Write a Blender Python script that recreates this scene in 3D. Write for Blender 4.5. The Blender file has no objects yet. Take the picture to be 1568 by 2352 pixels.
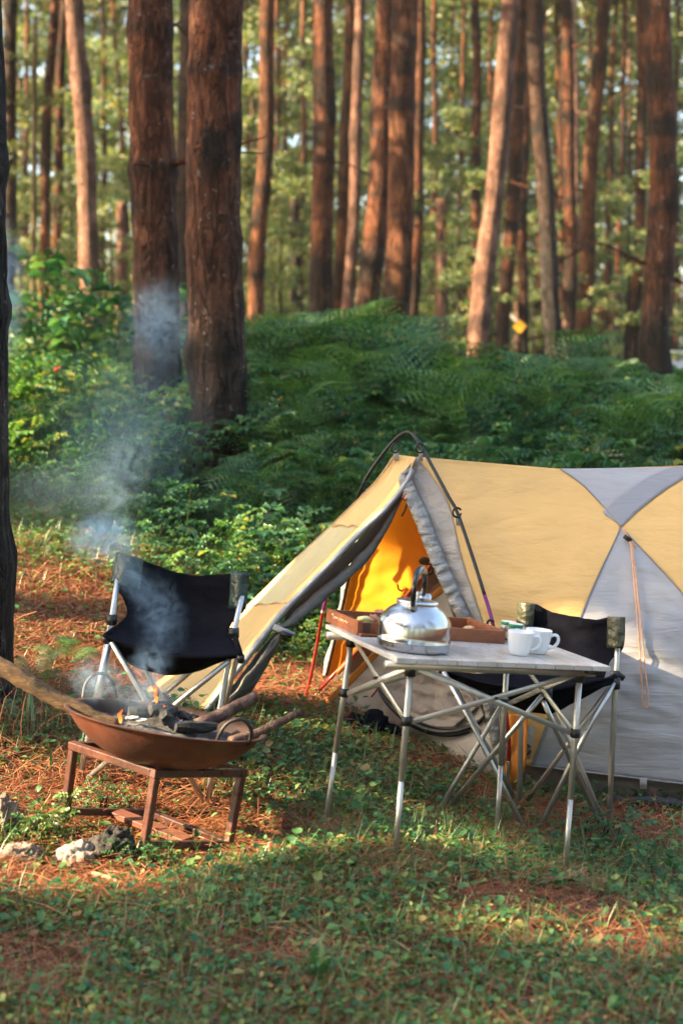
import bpy, bmesh, math, random
import numpy as np
from mathutils import Vector, Matrix, noise as mnoise
sc = bpy.context.scene
R = math.radians
rng = np.random.default_rng(7)
random.seed(7)

# ------------------------------------------------------------------ camera
F, CX, CY, CAMZ = 3267.0, 784.0, 1176.0, 1.65          # photo scaled to 1568 x 2352
PITCH = math.atan(376.0 / F)
cam = bpy.data.cameras.new('camera'); camo = bpy.data.objects.new('camera', cam)
sc.collection.objects.link(camo); sc.camera = camo
camo.location = (0, 0, CAMZ); camo.rotation_euler = (math.pi / 2 - PITCH, 0, 0)
cam.sensor_fit = 'VERTICAL'; cam.sensor_height = 36.0; cam.sensor_width = 24.0; cam.lens = 50.0
cam.clip_start = 0.05; cam.clip_end = 400
cam.dof.use_dof = True; cam.dof.focus_distance = 5.3; cam.dof.aperture_fstop = 2.2

# ------------------------------------------------------------------ sky, sun, exposure
SUN_AZ, SUN_EL = R(-103), R(30)        # azimuth measured from +Y (view direction) towards +X; negative = left
SD = Vector((math.sin(SUN_AZ) * math.cos(SUN_EL), math.cos(SUN_AZ) * math.cos(SUN_EL), math.sin(SUN_EL)))
world = bpy.data.worlds.new('World'); sc.world = world; world.use_nodes = True
wn = world.node_tree
bg = wn.nodes['Background']
sky = wn.nodes.new('ShaderNodeTexSky'); sky.sky_type = 'NISHITA'; sky.sun_disc = False
sky.sun_elevation = SUN_EL; sky.sun_rotation = SUN_AZ; sky.air_density = 1.0; sky.dust_density = 3.0; sky.ozone_density = 0.6
tint = wn.nodes.new('ShaderNodeMix'); tint.data_type = 'RGBA'; tint.blend_type = 'MULTIPLY'; tint.inputs[0].default_value = 1.0; tint.inputs[7].default_value = (1.0, 0.985, 0.93, 1)
wn.links.new(sky.outputs[0], tint.inputs[6]); wn.links.new(tint.outputs[2], bg.inputs[0]); bg.inputs[1].default_value = 0.092
sun = bpy.data.lights.new('sun', 'SUN'); suno = bpy.data.objects.new('sun', sun); sc.collection.objects.link(suno)
sun.energy = 4.0; sun.angle = R(0.53); sun.color = (1.0, 0.78, 0.48)
suno.rotation_euler = SD.to_track_quat('Z', 'Y').to_euler()
suno.location = (-20, 0, 20)
vs = sc.view_settings
sc.display_settings.display_device = 'sRGB'
vs.view_transform = 'Standard'; vs.look = 'None'; vs.gamma = 1.0; vs.exposure = 3.2; vs.use_curve_mapping = False
cy = sc.cycles
cy.use_denoising = True
cy.max_bounces = 7; cy.diffuse_bounces = 3; cy.glossy_bounces = 4; cy.transmission_bounces = 6; cy.volume_bounces = 1
cy.transparent_max_bounces = 8; cy.sample_clamp_indirect = 6.0; cy.caustics_reflective = False; cy.caustics_refractive = False
cy.volume_step_rate = 2.0; cy.volume_max_steps = 128

# ------------------------------------------------------------------ helpers
def W(px, py, Y):
    """photo point -> world point lying at distance Y along the view direction on the ground"""
    u, v = (px - CX) / F, (CY - py) / F
    dy = math.cos(PITCH) + v * math.sin(PITCH); dz = -math.sin(PITCH) + v * math.cos(PITCH)
    s = Y / dy
    return Vector((u * s, Y, CAMZ + dz * s))
def WL(pts): return [W(*p) for p in pts]
def pxm(n, Y): return n / F * Y      # photo length -> metres at distance Y

def link(o): sc.collection.objects.link(o); return o
def tag(o, label=None, cat=None, group=None, kind=None):
    if label: o['label'] = label
    if cat: o['category'] = cat
    if group: o['group'] = group
    if kind: o['kind'] = kind
    return o
def thing(name, loc, label, cat, group=None):
    o = bpy.data.objects.new(name, None); o.empty_display_size = 0.1; link(o); o.location = loc
    return tag(o, label, cat, group)
def obj(name, me, mat, parent=None, smooth=True):
    o = bpy.data.objects.new(name, me); link(o)
    if mat is not None: me.materials.append(mat)
    if parent is not None:
        o.parent = parent
        p = parent; off = Vector((0, 0, 0))
        while p is not None: off += p.location; p = p.parent
        me.transform(Matrix.Translation(-off))
    if smooth and len(me.polygons): me.polygons.foreach_set('use_smooth', np.ones(len(me.polygons), bool))
    me.update()
    return o
def raw_mesh(name, V, faces):
    me = bpy.data.meshes.new(name); me.from_pydata([tuple(v) for v in V], [], [tuple(f) for f in faces]); me.update(); return me
def np_mesh(name, V, Fc):
    """V (n,3) floats, Fc (m,k) ints -> mesh, fast"""
    V = np.ascontiguousarray(V, np.float32); Fc = np.ascontiguousarray(Fc, np.int32)
    me = bpy.data.meshes.new(name); m, k = Fc.shape
    me.vertices.add(len(V)); me.vertices.foreach_set('co', V.ravel())
    me.loops.add(m * k); me.loops.foreach_set('vertex_index', Fc.ravel())
    me.polygons.add(m); me.polygons.foreach_set('loop_start', np.arange(0, m * k, k, dtype=np.int32))
    me.update(calc_edges=True); return me
def scatter(tV, tF, Rm, T):
    """copies of a template: Rm (N,3,3) with scale in it, T (N,3)"""
    N, n = len(T), len(tV)
    V = np.einsum('nij,vj->nvi', Rm, tV) + T[:, None, :]
    Fc = tF[None] + (np.arange(N) * n)[:, None, None]
    return V.reshape(-1, 3), Fc.reshape(-1, tF.shape[1])
def merge(parts):
    Vs, Fs, o = [], [], 0
    for V, Fc in parts:
        Vs.append(V); Fs.append(Fc + o); o += len(V)
    return np.concatenate(Vs), np.concatenate(Fs)
def frames(dirs, roll=None, scale=None):
    """rotation with local +Y along dirs; local Z as near to up as can be, then rolled"""
    d = dirs / np.linalg.norm(dirs, axis=1, keepdims=True)
    up = np.tile(np.array([0, 0, 1.0]), (len(d), 1)) + rng.normal(0, 1e-3, d.shape)
    x = np.cross(d, up); x /= np.linalg.norm(x, axis=1, keepdims=True)
    z = np.cross(x, d)
    if roll is not None:
        c, s = np.cos(roll)[:, None], np.sin(roll)[:, None]
        x, z = x * c + z * s, z * c - x * s
    M = np.stack([x, d, z], axis=2)
    if scale is not None: M = M * np.asarray(scale).reshape(-1, 1, 1)
    return M

class MB:
    def __init__(s): s.V = []; s.F = []
    def add(s, V, Fc):
        o = len(s.V); s.V += [Vector(v) for v in V]; s.F += [tuple(i + o for i in f) for f in Fc]; return s
    def tube(s, pts, r, n=10, cap=True, flat=1.0, ref=None):
        pts = [Vector(p) for p in pts]; m = len(pts)
        rs = r if hasattr(r, '__len__') else [r] * m
        V, Fc = [], []
        px = None
        for i, p in enumerate(pts):
            t = (pts[min(i + 1, m - 1)] - pts[max(i - 1, 0)]).normalized()
            a = px if px is not None else (Vector(ref) if ref is not None else (Vector((0, 0, 1)) if abs(t.z) < .9 else Vector((1, 0, 0))))
            x = (a - t * a.dot(t)).normalized(); y = t.cross(x); px = x
            for k in range(n):
                an = 2 * math.pi * k / n
                V.append(p + (x * math.cos(an) + y * math.sin(an) * flat) * rs[i])
        for i in range(m - 1):
            for k in range(n):
                Fc.append((i * n + k, i * n + (k + 1) % n, (i + 1) * n + (k + 1) % n, (i + 1) * n + k))
        if cap: Fc += [tuple(range(n - 1, -1, -1)), tuple((m - 1) * n + k for k in range(n))]
        return s.add(V, Fc)
    def bar(s, a, b, w, h, up=(0, 0, 1), ch=0.12):
        """rectangular bar from a to b, corners slightly chamfered"""
        a, b = Vector(a), Vector(b); t = (b - a).normalized(); u = Vector(up)
        y = (u - t * u.dot(t)).normalized(); x = t.cross(y); c = min(w, h) * ch
        pr = [(w/2-c, h/2), (w/2, h/2-c), (w/2, -h/2+c), (w/2-c, -h/2), (-w/2+c, -h/2), (-w/2, -h/2+c), (-w/2, h/2-c), (-w/2+c, h/2)]
        V = [p + x * i + y * j for p in (a, b) for i, j in pr]
        Fc = [(k, k + 8, (k + 1) % 8 + 8, (k + 1) % 8) for k in range(8)] + [tuple(range(8)), tuple(range(15, 7, -1))]
        return s.add(V, Fc)
    def grid(s, G):
        """G[i][j] points"""
        a, b = len(G), len(G[0])
        return s.add([p for r in G for p in r], [(i*b+j, i*b+j+1, (i+1)*b+j+1, (i+1)*b+j) for i in range(a-1) for j in range(b-1)])
    def lathe(s, prof, o, ax, n=48, xr=None):
        ax = Vector(ax).normalized(); o = Vector(o)
        x = Vector(xr) if xr is not None else Vector((1, 0, 0)); x = (x - ax * x.dot(ax)).normalized(); y = ax.cross(x)
        V, Fc = [], []
        for r, z in prof:
            for k in range(n):
                a = 2 * math.pi * k / n; V.append(o + ax * z + (x * math.cos(a) + y * math.sin(a)) * max(r, 1e-5))
        for i in range(len(prof) - 1):
            for k in range(n): Fc.append((i*n+k, i*n+(k+1)%n, (i+1)*n+(k+1)%n, (i+1)*n+k))
        return s.add(V, Fc)
    def lump(s, c, rx, ry, rz, seed=0, amp=.25, fr=2.0, sub=3, rough=.0, axes=None):
        bm = bmesh.new(); bmesh.ops.create_icosphere(bm, subdivisions=sub, radius=1)
        off = Vector((seed * 3.1, seed * 1.7, seed * .9)); V = []
        for v in bm.verts:
            d = v.co.normalized(); k = 1 + amp * mnoise.noise(d * fr + off) + amp * .5 * mnoise.noise(d * fr * 2.3 + off)
            if rough: k += rough * mnoise.noise(d * fr * 7 + off) + rough * .6 * mnoise.noise(d * fr * 15 + off)
            q = Vector((d.x * rx * k, d.y * ry * k, d.z * rz * k))
            if axes is not None: q = axes @ q
            V.append(Vector(c) + q)
        Fc = [tuple(v.index for v in f.verts) for f in bm.faces]; bm.free()
        return s.add(V, Fc)
    def build(s, name, mat, parent=None, smooth=True, bevel=0):
        o = obj(name, raw_mesh(name, s.V, s.F), mat, parent, smooth)
        return o
def solid(o, t, off=0.0):
    m = o.modifiers.new('thick', 'SOLIDIFY'); m.thickness = t; m.offset = off; return o

def resample(P, n):
    """polyline of tuples (any dim) -> n points evenly by length of the first two coordinates, smoothed by Catmull-Rom"""
    P = np.array(P, float)
    if len(P) == 2: return P[0] + (P[1] - P[0]) * np.linspace(0, 1, n)[:, None]
    Q = np.vstack([2 * P[0] - P[1], P, 2 * P[-1] - P[-2]]); out = []
    for i in range(1, len(Q) - 2):
        for t in np.linspace(0, 1, 16, endpoint=False):
            a, b, c, d = Q[i-1], Q[i], Q[i+1], Q[i+2]
            out.append(.5 * (2*b + (c-a)*t + (2*a-5*b+4*c-d)*t*t + (3*b-a-3*c+d)*t**3))
    out.append(P[-1]); out = np.array(out)
    L = np.concatenate([[0], np.cumsum(np.linalg.norm(np.diff(out[:, :2], axis=0), axis=1))])
    s = np.linspace(0, L[-1], n)
    return np.stack([np.interp(s, L, out[:, k]) for k in range(P.shape[1])], 1)
def sweep3(pts, n):
    P = resample([tuple(p) for p in pts], n) if len(pts) > 2 else np.array([tuple(p) for p in pts])
    return [Vector(p) for p in P]

# ------------------------------------------------------------------ materials
def nt(name):
    m = bpy.data.materials.new(name); m.use_nodes = True; t = m.node_tree; t.nodes.clear()
    out = t.nodes.new('ShaderNodeOutputMaterial'); return m, t, out
def N(t, kind, **kw):
    n = t.nodes.new(kind)
    for k, v in kw.items():
        if k in ('operation', 'blend_type', 'data_type', 'noise_dimensions', 'feature', 'interpolation', 'distribution'): setattr(n, k, v)
        else: n.inputs[k].default_value = v
    return n
def ramp(t, stops, fac, interp='LINEAR'):
    r = t.nodes.new('ShaderNodeValToRGB'); cr = r.color_ramp; cr.interpolation = interp
    while len(cr.elements) < len(stops): cr.elements.new(.5)
    for e, (p, c) in zip(cr.elements, stops): e.position = p; e.color = (*c, 1) if len(c) == 3 else c
    t.links.new(fac, r.inputs[0]); return r.outputs[0]
def coords(t, kind='Object', scale=(1, 1, 1), rot=(0, 0, 0)):
    tc = t.nodes.new('ShaderNodeTexCoord'); mp = t.nodes.new('ShaderNodeMapping')
    mp.inputs['Scale'].default_value = scale; mp.inputs['Rotation'].default_value = rot
    t.links.new(tc.outputs[kind], mp.inputs[0]); return mp.outputs[0]
def noise(t, vec, scale, detail=4, rough=.55, dist=0):
    n = N(t, 'ShaderNodeTexNoise', Scale=scale, Detail=detail, Roughness=rough, Distortion=dist); t.links.new(vec, n.inputs['Vector']); return n.outputs['Fac']
def mix(t, f, a, b, mode='MIX'):
    m = t.nodes.new('ShaderNodeMix'); m.data_type = 'RGBA'; m.blend_type = mode
    for i, v in ((0, f), (6, a), (7, b)):
        if hasattr(v, 'links'): t.links.new(v, m.inputs[i])
        elif i == 0: m.inputs[0].default_value = v
        else: m.inputs[i].default_value = (*v, 1)
    return m.outputs[2]
def bump(t, h, strength=.3, dist=.01, nrm=None):
    b = N(t, 'ShaderNodeBump', Strength=strength, Distance=dist); t.links.new(h, b.inputs['Height'])
    if nrm is not None: t.links.new(nrm, b.inputs['Normal'])
    return b.outputs[0]
def pmat(name, c1, c2=None, scale=8, rough=.6, metal=0, bstr=.2, bscale=60, bdist=.004, stretch=(1, 1, 1), spec=.5, rvar=0, c3=None, extra=None):
    """Principled surface with blotchy colour between c1, c2 (and c3) and a fine bump"""
    m, t, out = nt(name); p = t.nodes.new('ShaderNodeBsdfPrincipled'); t.links.new(p.outputs[0], out.inputs[0])
    v = coords(t, 'Object', stretch); n1 = noise(t, v, scale, 5, .6)
    stops = [(.3, c1), (.7, c2 or c1)] if c3 is None else [(.28, c1), (.5, c2), (.72, c3)]
    t.links.new(ramp(t, stops, n1), p.inputs['Base Color'])
    p.inputs['Roughness'].default_value = rough; p.inputs['Metallic'].default_value = metal
    p.inputs['Specular IOR Level'].default_value = spec
    if rvar:
        r = ramp(t, [(.3, (max(rough - rvar, 0),) * 3), (.7, (min(rough + rvar, 1),) * 3)], noise(t, v, scale * 2.3, 4)); t.links.new(r, p.inputs['Roughness'])
    if bstr: t.links.new(bump(t, noise(t, v, bscale, 4, .6), bstr, bdist), p.inputs['Normal'])
    return m
def leafmat(name, stops, transl=.35, rough=.45, gloss=.06, zdark=None):
    """leaf: colour by leaf (random per island), diffuse + translucent + a little gloss"""
    m, t, out = nt(name)
    g = t.nodes.new('ShaderNodeNewGeometry'); col = ramp(t, stops, g.outputs['Random Per Island'])
    v = coords(t, 'Object'); col = mix(t, .5, col, ramp(t, [(.3, (.55, .6, .5)), (.7, (1.25, 1.2, 1.2))], noise(t, v, 1.7, 3)), 'MULTIPLY')
    d = N(t, 'ShaderNodeBsdfDiffuse'); tr = N(t, 'ShaderNodeBsdfTranslucent'); gl = N(t, 'ShaderNodeBsdfGlossy', Roughness=rough)
    t.links.new(col, d.inputs[0]); t.links.new(mix(t, 1.0, col, (1.25, 1.15, .55), 'MULTIPLY'), tr.inputs[0])
    a = t.nodes.new('ShaderNodeMixShader'); a.inputs[0].default_value = transl; t.links.new(d.outputs[0], a.inputs[1]); t.links.new(tr.outputs[0], a.inputs[2])
    b = t.nodes.new('ShaderNodeMixShader'); b.inputs[0].default_value = gloss; t.links.new(a.outputs[0], b.inputs[1]); t.links.new(gl.outputs[0], b.inputs[2])
    t.links.new(b.outputs[0], out.inputs[0]); return m
def fabric(name, col, transl=.3, tcol=None, wr=(3, 14), bstr=.5, var=.06, dirs=(1, 1, 1), rot=(0, 0, 0), gloss=.04, weave=0):
    """thin tent cloth: diffuse + translucent, creases by bump"""
    m, t, out = nt(name)
    v = coords(t, 'Object', dirs, rot); v0 = coords(t, 'Object')
    big = noise(t, v, wr[0], 3, .5, .6); fine = noise(t, v, wr[1], 3, .6, .4)
    s = N(t, 'ShaderNodeMath', operation='MULTIPLY_ADD'); t.links.new(fine, s.inputs[0]); s.inputs[1].default_value = .35; t.links.new(big, s.inputs[2])
    nrm = bump(t, s.outputs[0], bstr, .03)
    c = ramp(t, [(.3, tuple(x * (1 - var) for x in col)), (.7, tuple(min(1, x * (1 + var)) for x in col))], noise(t, v0, 5, 4))
    d = N(t, 'ShaderNodeBsdfDiffuse'); tr = N(t, 'ShaderNodeBsdfTranslucent'); gl = N(t, 'ShaderNodeBsdfGlossy', Roughness=.45)
    t.links.new(c, d.inputs[0]); tc = tcol or col
    tr.inputs[0].default_value = (*tc, 1)
    for q in (d, tr, gl): t.links.new(nrm, q.inputs['Normal'])
    a = t.nodes.new('ShaderNodeMixShader'); a.inputs[0].default_value = transl; t.links.new(d.outputs[0], a.inputs[1]); t.links.new(tr.outputs[0], a.inputs[2])
    b = t.nodes.new('ShaderNodeMixShader'); b.inputs[0].default_value = gloss; t.links.new(a.outputs[0], b.inputs[1]); t.links.new(gl.outputs[0], b.inputs[2])
    t.links.new(b.outputs[0], out.inputs[0]); return m

def bark(name, low, mid, up, lich=.5, sc_=1.0, split=1.6):
    m, t, out = nt(name); p = t.nodes.new('ShaderNodeBsdfPrincipled'); t.links.new(p.outputs[0], out.inputs[0])
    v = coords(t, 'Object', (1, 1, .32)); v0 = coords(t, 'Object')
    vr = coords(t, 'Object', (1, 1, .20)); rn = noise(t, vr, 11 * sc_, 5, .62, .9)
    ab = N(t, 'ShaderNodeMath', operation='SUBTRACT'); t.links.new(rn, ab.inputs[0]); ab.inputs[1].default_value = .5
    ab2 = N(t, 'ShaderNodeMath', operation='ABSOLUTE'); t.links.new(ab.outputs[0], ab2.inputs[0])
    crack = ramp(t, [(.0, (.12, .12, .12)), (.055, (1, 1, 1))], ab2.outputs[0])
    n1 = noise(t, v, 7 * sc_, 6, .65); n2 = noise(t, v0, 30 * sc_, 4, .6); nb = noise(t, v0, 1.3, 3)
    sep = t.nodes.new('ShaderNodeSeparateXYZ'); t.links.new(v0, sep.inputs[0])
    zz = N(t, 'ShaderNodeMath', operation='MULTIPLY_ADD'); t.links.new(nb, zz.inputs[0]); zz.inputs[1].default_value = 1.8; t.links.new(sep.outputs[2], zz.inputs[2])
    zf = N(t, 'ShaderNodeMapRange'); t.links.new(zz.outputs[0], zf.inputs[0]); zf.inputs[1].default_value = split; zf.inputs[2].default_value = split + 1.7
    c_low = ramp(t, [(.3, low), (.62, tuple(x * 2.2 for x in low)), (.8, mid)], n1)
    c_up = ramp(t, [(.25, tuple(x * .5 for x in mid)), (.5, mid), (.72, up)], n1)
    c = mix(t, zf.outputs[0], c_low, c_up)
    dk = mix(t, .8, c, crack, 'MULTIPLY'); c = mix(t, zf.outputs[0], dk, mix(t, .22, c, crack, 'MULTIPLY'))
    ln = ramp(t, [(.62, (0, 0, 0)), (.70, (lich,) * 3)], noise(t, v0, 16 * sc_, 5, .7))
    c = mix(t, ln, c, (.30, .28, .25))
    dk2 = ramp(t, [(.36, (.28,) * 3), (.54, (1,) * 3)], noise(t, coords(t, 'Object', (1, 1, .6)), 4.2, 5, .72)); c = mix(t, .75, c, dk2, 'MULTIPLY')
    at = t.nodes.new('ShaderNodeAttribute'); at.attribute_name = 'knot'
    kn = N(t, 'ShaderNodeMath', operation='MULTIPLY_ADD'); t.links.new(noise(t, v0, 9, 4, .7), kn.inputs[0]); kn.inputs[1].default_value = .9; t.links.new(at.outputs['Fac'], kn.inputs[2])
    c = mix(t, ramp(t, [(.62, (0, 0, 0)), (1.0, (.9,) * 3)], kn.outputs[0]), c, tuple(x * .8 for x in low))
    t.links.new(c, p.inputs['Base Color']); p.inputs['Roughness'].default_value = .85; p.inputs['Specular IOR Level'].default_value = .2
    h = N(t, 'ShaderNodeMath', operation='MULTIPLY_ADD'); t.links.new(n2, h.inputs[0]); h.inputs[1].default_value = .6
    hc = N(t, 'ShaderNodeMath', operation='MULTIPLY_ADD'); t.links.new(crack, hc.inputs[0]); hc.inputs[1].default_value = .9; t.links.new(n1, hc.inputs[2])
    t.links.new(hc.outputs[0], h.inputs[2])
    t.links.new(bump(t, h.outputs[0], 1.0, .045), p.inputs['Normal'])
    return m

# pose of the table, solved from its corners and legs in the photo
def rotm(a, b, c):
    return Matrix.Rotation(c, 3, 'Z') @ Matrix.Rotation(a, 3, 'X') @ Matrix.Rotation(b, 3, 'Y')
TR = rotm(-.014, .116, .366); TS = .94; TO = Vector((.173 * TS, 4.401 * TS, CAMZ - .970 * TS)); TW, TD = .788, .644
def tp(x, y, z=0): return TO + TR @ Vector((x * TS, y * TS, z * TS))
TN = TR @ Vector((0, 0, 1))
TIX, TIY = .081, .063
TFY = [tp(TIX, TIY, -.70).y, tp(TW - TIX, TIY, -.70).y, tp(TIX, TD - TIY, -.70).y, tp(TW - TIX, TD - TIY, -.70).y]     # distances of the four feet

# ------------------------------------------------------------------ terrain
_ctrl = [W(*p) for p in [
    (908,1952,TFY[0]),(747,1885,TFY[2]),(1296,2009,TFY[1]),(1139,1924,TFY[3]),
    (330,1956,4.27),(522,1957,4.5),(149,1878,4.55),(341,1880,4.77),
    (190,1782,4.97),(475,1844,4.86),(226,1720,5.2),(450,1745,5.15),
    (1015,1858,5.1),(1217,1912,4.95),(1389,1895,5.05),(1193,1838,5.25),
    (1155,1824,5.46),(700,1610,6.25),(742,1618,6.2),(1300,1846,5.44),(1440,1864,5.36),(1568,1874,5.32),
    (330,1612,5.9),(480,1630,5.7),(50,1670,5.35),(100,1400,6.9),(60,1150,9.0),(300,1260,7.7),(640,1470,7.2),
    (0,2352,3.2),(784,2352,3.18),(1568,2352,3.22),(784,2150,3.62),(100,2120,3.8),(1450,2150,3.78),(560,1345,8.0)]]
_ctrl += [Vector(p) for p in [(-6,3,.9),(6,4,-.35),(0,1,.08),(0,-6,.05),(-7,-5,.5),(7,-5,-.35),(-6,8,1.1),(3,7,.12),(6,7,-.1),
    (-2.3,9.5,.74),(0,9.5,.72),(2,9.5,.55),(5,9,.3),(-3.5,12,.9),(0,12,.95),(3,12,.8),(7,12,.5),(-6,18,1.0),(0,18,1.0),(5,18,.85),(-9,30,1.1),(0,30,1.1),(9,30,1.0),
    (-22,45,1.3),(0,45,1.2),(22,45,1.2),(-50,20,1.6),(50,20,.2),(-60,80,1.5),(0,80,1.4),(60,80,1.4),(-50,-30,.8),(0,-30,.0),(50,-30,-.5)]]
_C = np.array([tuple(c) for c in _ctrl])
def _K(a, b):
    d = np.linalg.norm(a[:, None, :] - b[None], axis=2); return d            # biharmonic-like linear kernel: no overshoot
_A = _K(_C[:, :2], _C[:, :2]) - np.eye(len(_C)) * .05
_P = np.hstack([np.ones((len(_C), 1)), _C[:, :2]])
_S = np.linalg.solve(np.block([[_A, _P], [_P.T, np.zeros((3, 3))]]), np.concatenate([_C[:, 2], np.zeros(3)]))
def gnp(xy):
    xy = np.asarray(xy, float).reshape(-1, 2); out = np.empty(len(xy))
    for i in range(0, len(xy), 20000):
        q = xy[i:i+20000]
        out[i:i+20000] = _K(q, _C[:, :2]) @ _S[:len(_C)] + _S[len(_C)] + q @ _S[len(_C)+1:]
    x, y = xy[:, 0], xy[:, 1]
    out -= .042 * np.exp(-(((x + .64) / .44) ** 2 + ((y - 4.48) / .44) ** 2) ** 2)
    out += .012 * np.sin(3.1 * x + 1.3 * y) * np.sin(2.3 * y - .7 * x) + .006 * np.sin(9 * x + 2) * np.sin(8 * y)
    return out
def g(x, y): return float(gnp([(x, y)])[0])
def vnoise(xy, s, seed=0):
    """cheap smooth value noise in numpy, 0..1"""
    p = np.asarray(xy) * s + 1000; i = np.floor(p).astype(int); f = p - i; f = f * f * (3 - 2 * f)
    def h(a, b): 
        v = np.sin(a * 127.1 + b * 311.7 + seed * 74.7) * 43758.5453; return v - np.floor(v)
    a, b = i[:, 0], i[:, 1]
    return (h(a, b) * (1 - f[:, 0]) + h(a + 1, b) * f[:, 0]) * (1 - f[:, 1]) + (h(a, b + 1) * (1 - f[:, 0]) + h(a + 1, b + 1) * f[:, 0]) * f[:, 1]

def build_ground():
    xs = np.unique(np.concatenate([np.linspace(-90, -8, 28), np.linspace(-8, 8, 161), np.linspace(8, 90, 28)]))
    ys = np.unique(np.concatenate([np.linspace(-40, 1, 22), np.linspace(1, 14, 150), np.linspace(14, 120, 60)]))
    X, Yy = np.meshgrid(xs, ys); xy = np.stack([X.ravel(), Yy.ravel()], 1)
    z = gnp(xy); V = np.column_stack([xy, z]); nx, ny = len(xs), len(ys)
    i = np.arange(ny - 1)[:, None] * nx + np.arange(nx - 1)[None]
    Fc = np.stack([i, i + 1, i + nx + 1, i + nx], -1).reshape(-1, 4)
    m, t, out = nt('needle_soil'); p = t.nodes.new('ShaderNodeBsdfPrincipled'); t.links.new(p.outputs[0], out.inputs[0])
    v = coords(t, 'Object'); n1 = noise(t, v, 2.2, 6, .65); n2 = noise(t, v, 45, 5, .7)
    c = ramp(t, [(.3, (.055, .022, .012)), (.5, (.13, .048, .022)), (.7, (.20, .075, .032))], n2)
    c = mix(t, ramp(t, [(.45, (0, 0, 0)), (.65, (.75,) * 3)], n1), c, (.045, .030, .016))
    t.links.new(c, p.inputs['Base Color']); p.inputs['Roughness'].default_value = .95; p.inputs['Specular IOR Level'].default_value = .1
    t.links.new(bump(t, n2, .8, .02), p.inputs['Normal'])
    o = obj('ground', np_mesh('ground', V, Fc), m); tag(o, kind='structure')
build_ground()

# ------------------------------------------------------------------ pines
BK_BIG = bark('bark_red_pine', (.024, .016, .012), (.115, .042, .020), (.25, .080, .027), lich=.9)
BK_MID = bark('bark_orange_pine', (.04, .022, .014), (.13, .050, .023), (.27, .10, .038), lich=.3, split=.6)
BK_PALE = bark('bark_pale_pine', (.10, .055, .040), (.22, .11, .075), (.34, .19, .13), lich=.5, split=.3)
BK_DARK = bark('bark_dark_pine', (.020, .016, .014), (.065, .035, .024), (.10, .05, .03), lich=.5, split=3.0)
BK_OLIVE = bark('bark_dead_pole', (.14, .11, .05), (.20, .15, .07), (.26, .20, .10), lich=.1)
LEAF2V = np.array([(0, 0, 0), (.22, .45, .06), (0, 1, -.05), (-.22, .45, .06)], float); LEAF2F = np.array([(0, 1, 2), (0, 2, 3)])
BLADEV = np.array([(-.5, 0, 0), (.5, 0, 0), (.35, .6, .03), (0, 1, -.05), (-.35, .6, .03)], float)
NEEDLE_G = leafmat('pine_needles_green', [(0, (.030, .050, .014)), (.5, (.060, .085, .022)), (.85, (.11, .12, .030)), (1, (.17, .13, .045))], .35, .5, .05)
FOL_MID = leafmat('understorey_leaves', [(0, (.018,.060,.018)), (.4, (.050,.115,.030)), (.70, (.11,.175,.045)), (.88, (.27,.28,.07)), (1, (.44,.34,.12))], .5, .5, .05)

def rand_dirs(n, zb=0.0):
    d = rng.normal(0, 1, (n, 3)); d[:, 2] = d[:, 2] * .7 + zb; return d / np.linalg.norm(d, axis=1, keepdims=True)
def leaf_cloud(C, rad, n_each, size, flat=.7, zb=-.1):
    """leaves around centres C with radii rad"""
    C = np.repeat(C, n_each, 0); r = np.repeat(rad, n_each)[:, None]
    d = rand_dirs(len(C)); P = C + d * r * (rng.random((len(C), 1)) ** .45) * np.array([1, 1, flat])
    s = size * (.6 + .8 * rng.random(len(P)))
    return scatter(LEAF2V, LEAF2F, frames(rand_dirs(len(P), zb), rng.uniform(-2, 2, len(P)), s), P)
def crown_mesh(name, seed, H=6.0, Rr=2.0, nb=46):
    r2 = np.random.default_rng(seed); mb = MB(); Cs, rs = [], []
    for i in range(nb):
        h = (i + r2.random()) / nb; z = H * h; L = Rr * (1 - h * .75) * (.55 + .6 * r2.random()); a = r2.uniform(0, 6.283)
        e = np.array([math.cos(a) * L, math.sin(a) * L, z + L * r2.uniform(-.1, .35)])
        mb.tube([(0, 0, z), tuple(e * np.array([.5, .5, 1]) + [0, 0, -.05]), tuple(e)], [.03, .02, .008], 4, False)
        for k in np.linspace(.35, 1, 5):
            Cs.append(np.array([e[0] * k, e[1] * k, z + (e[2] - z) * k])); rs.append(.24 + .2 * r2.random())
    V1, F1 = leaf_cloud(np.array(Cs), np.array(rs), 10, .26, .6)
    tri = []
    for f in mb.F: tri += [(f[0], f[i], f[i + 1]) for i in range(1, len(f) - 1)]
    V, Fc = merge([(np.array([tuple(v) for v in mb.V]), np.array(tri)), (V1, F1)])
    me = np_mesh(name, V, Fc); me.materials.append(NEEDLE_G); return me
CROWNS = [crown_mesh('crown', 10 + i, 5.5 + i * .7, 1.7 + .25 * i, 34 + 6 * i) for i in range(3)]

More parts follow.
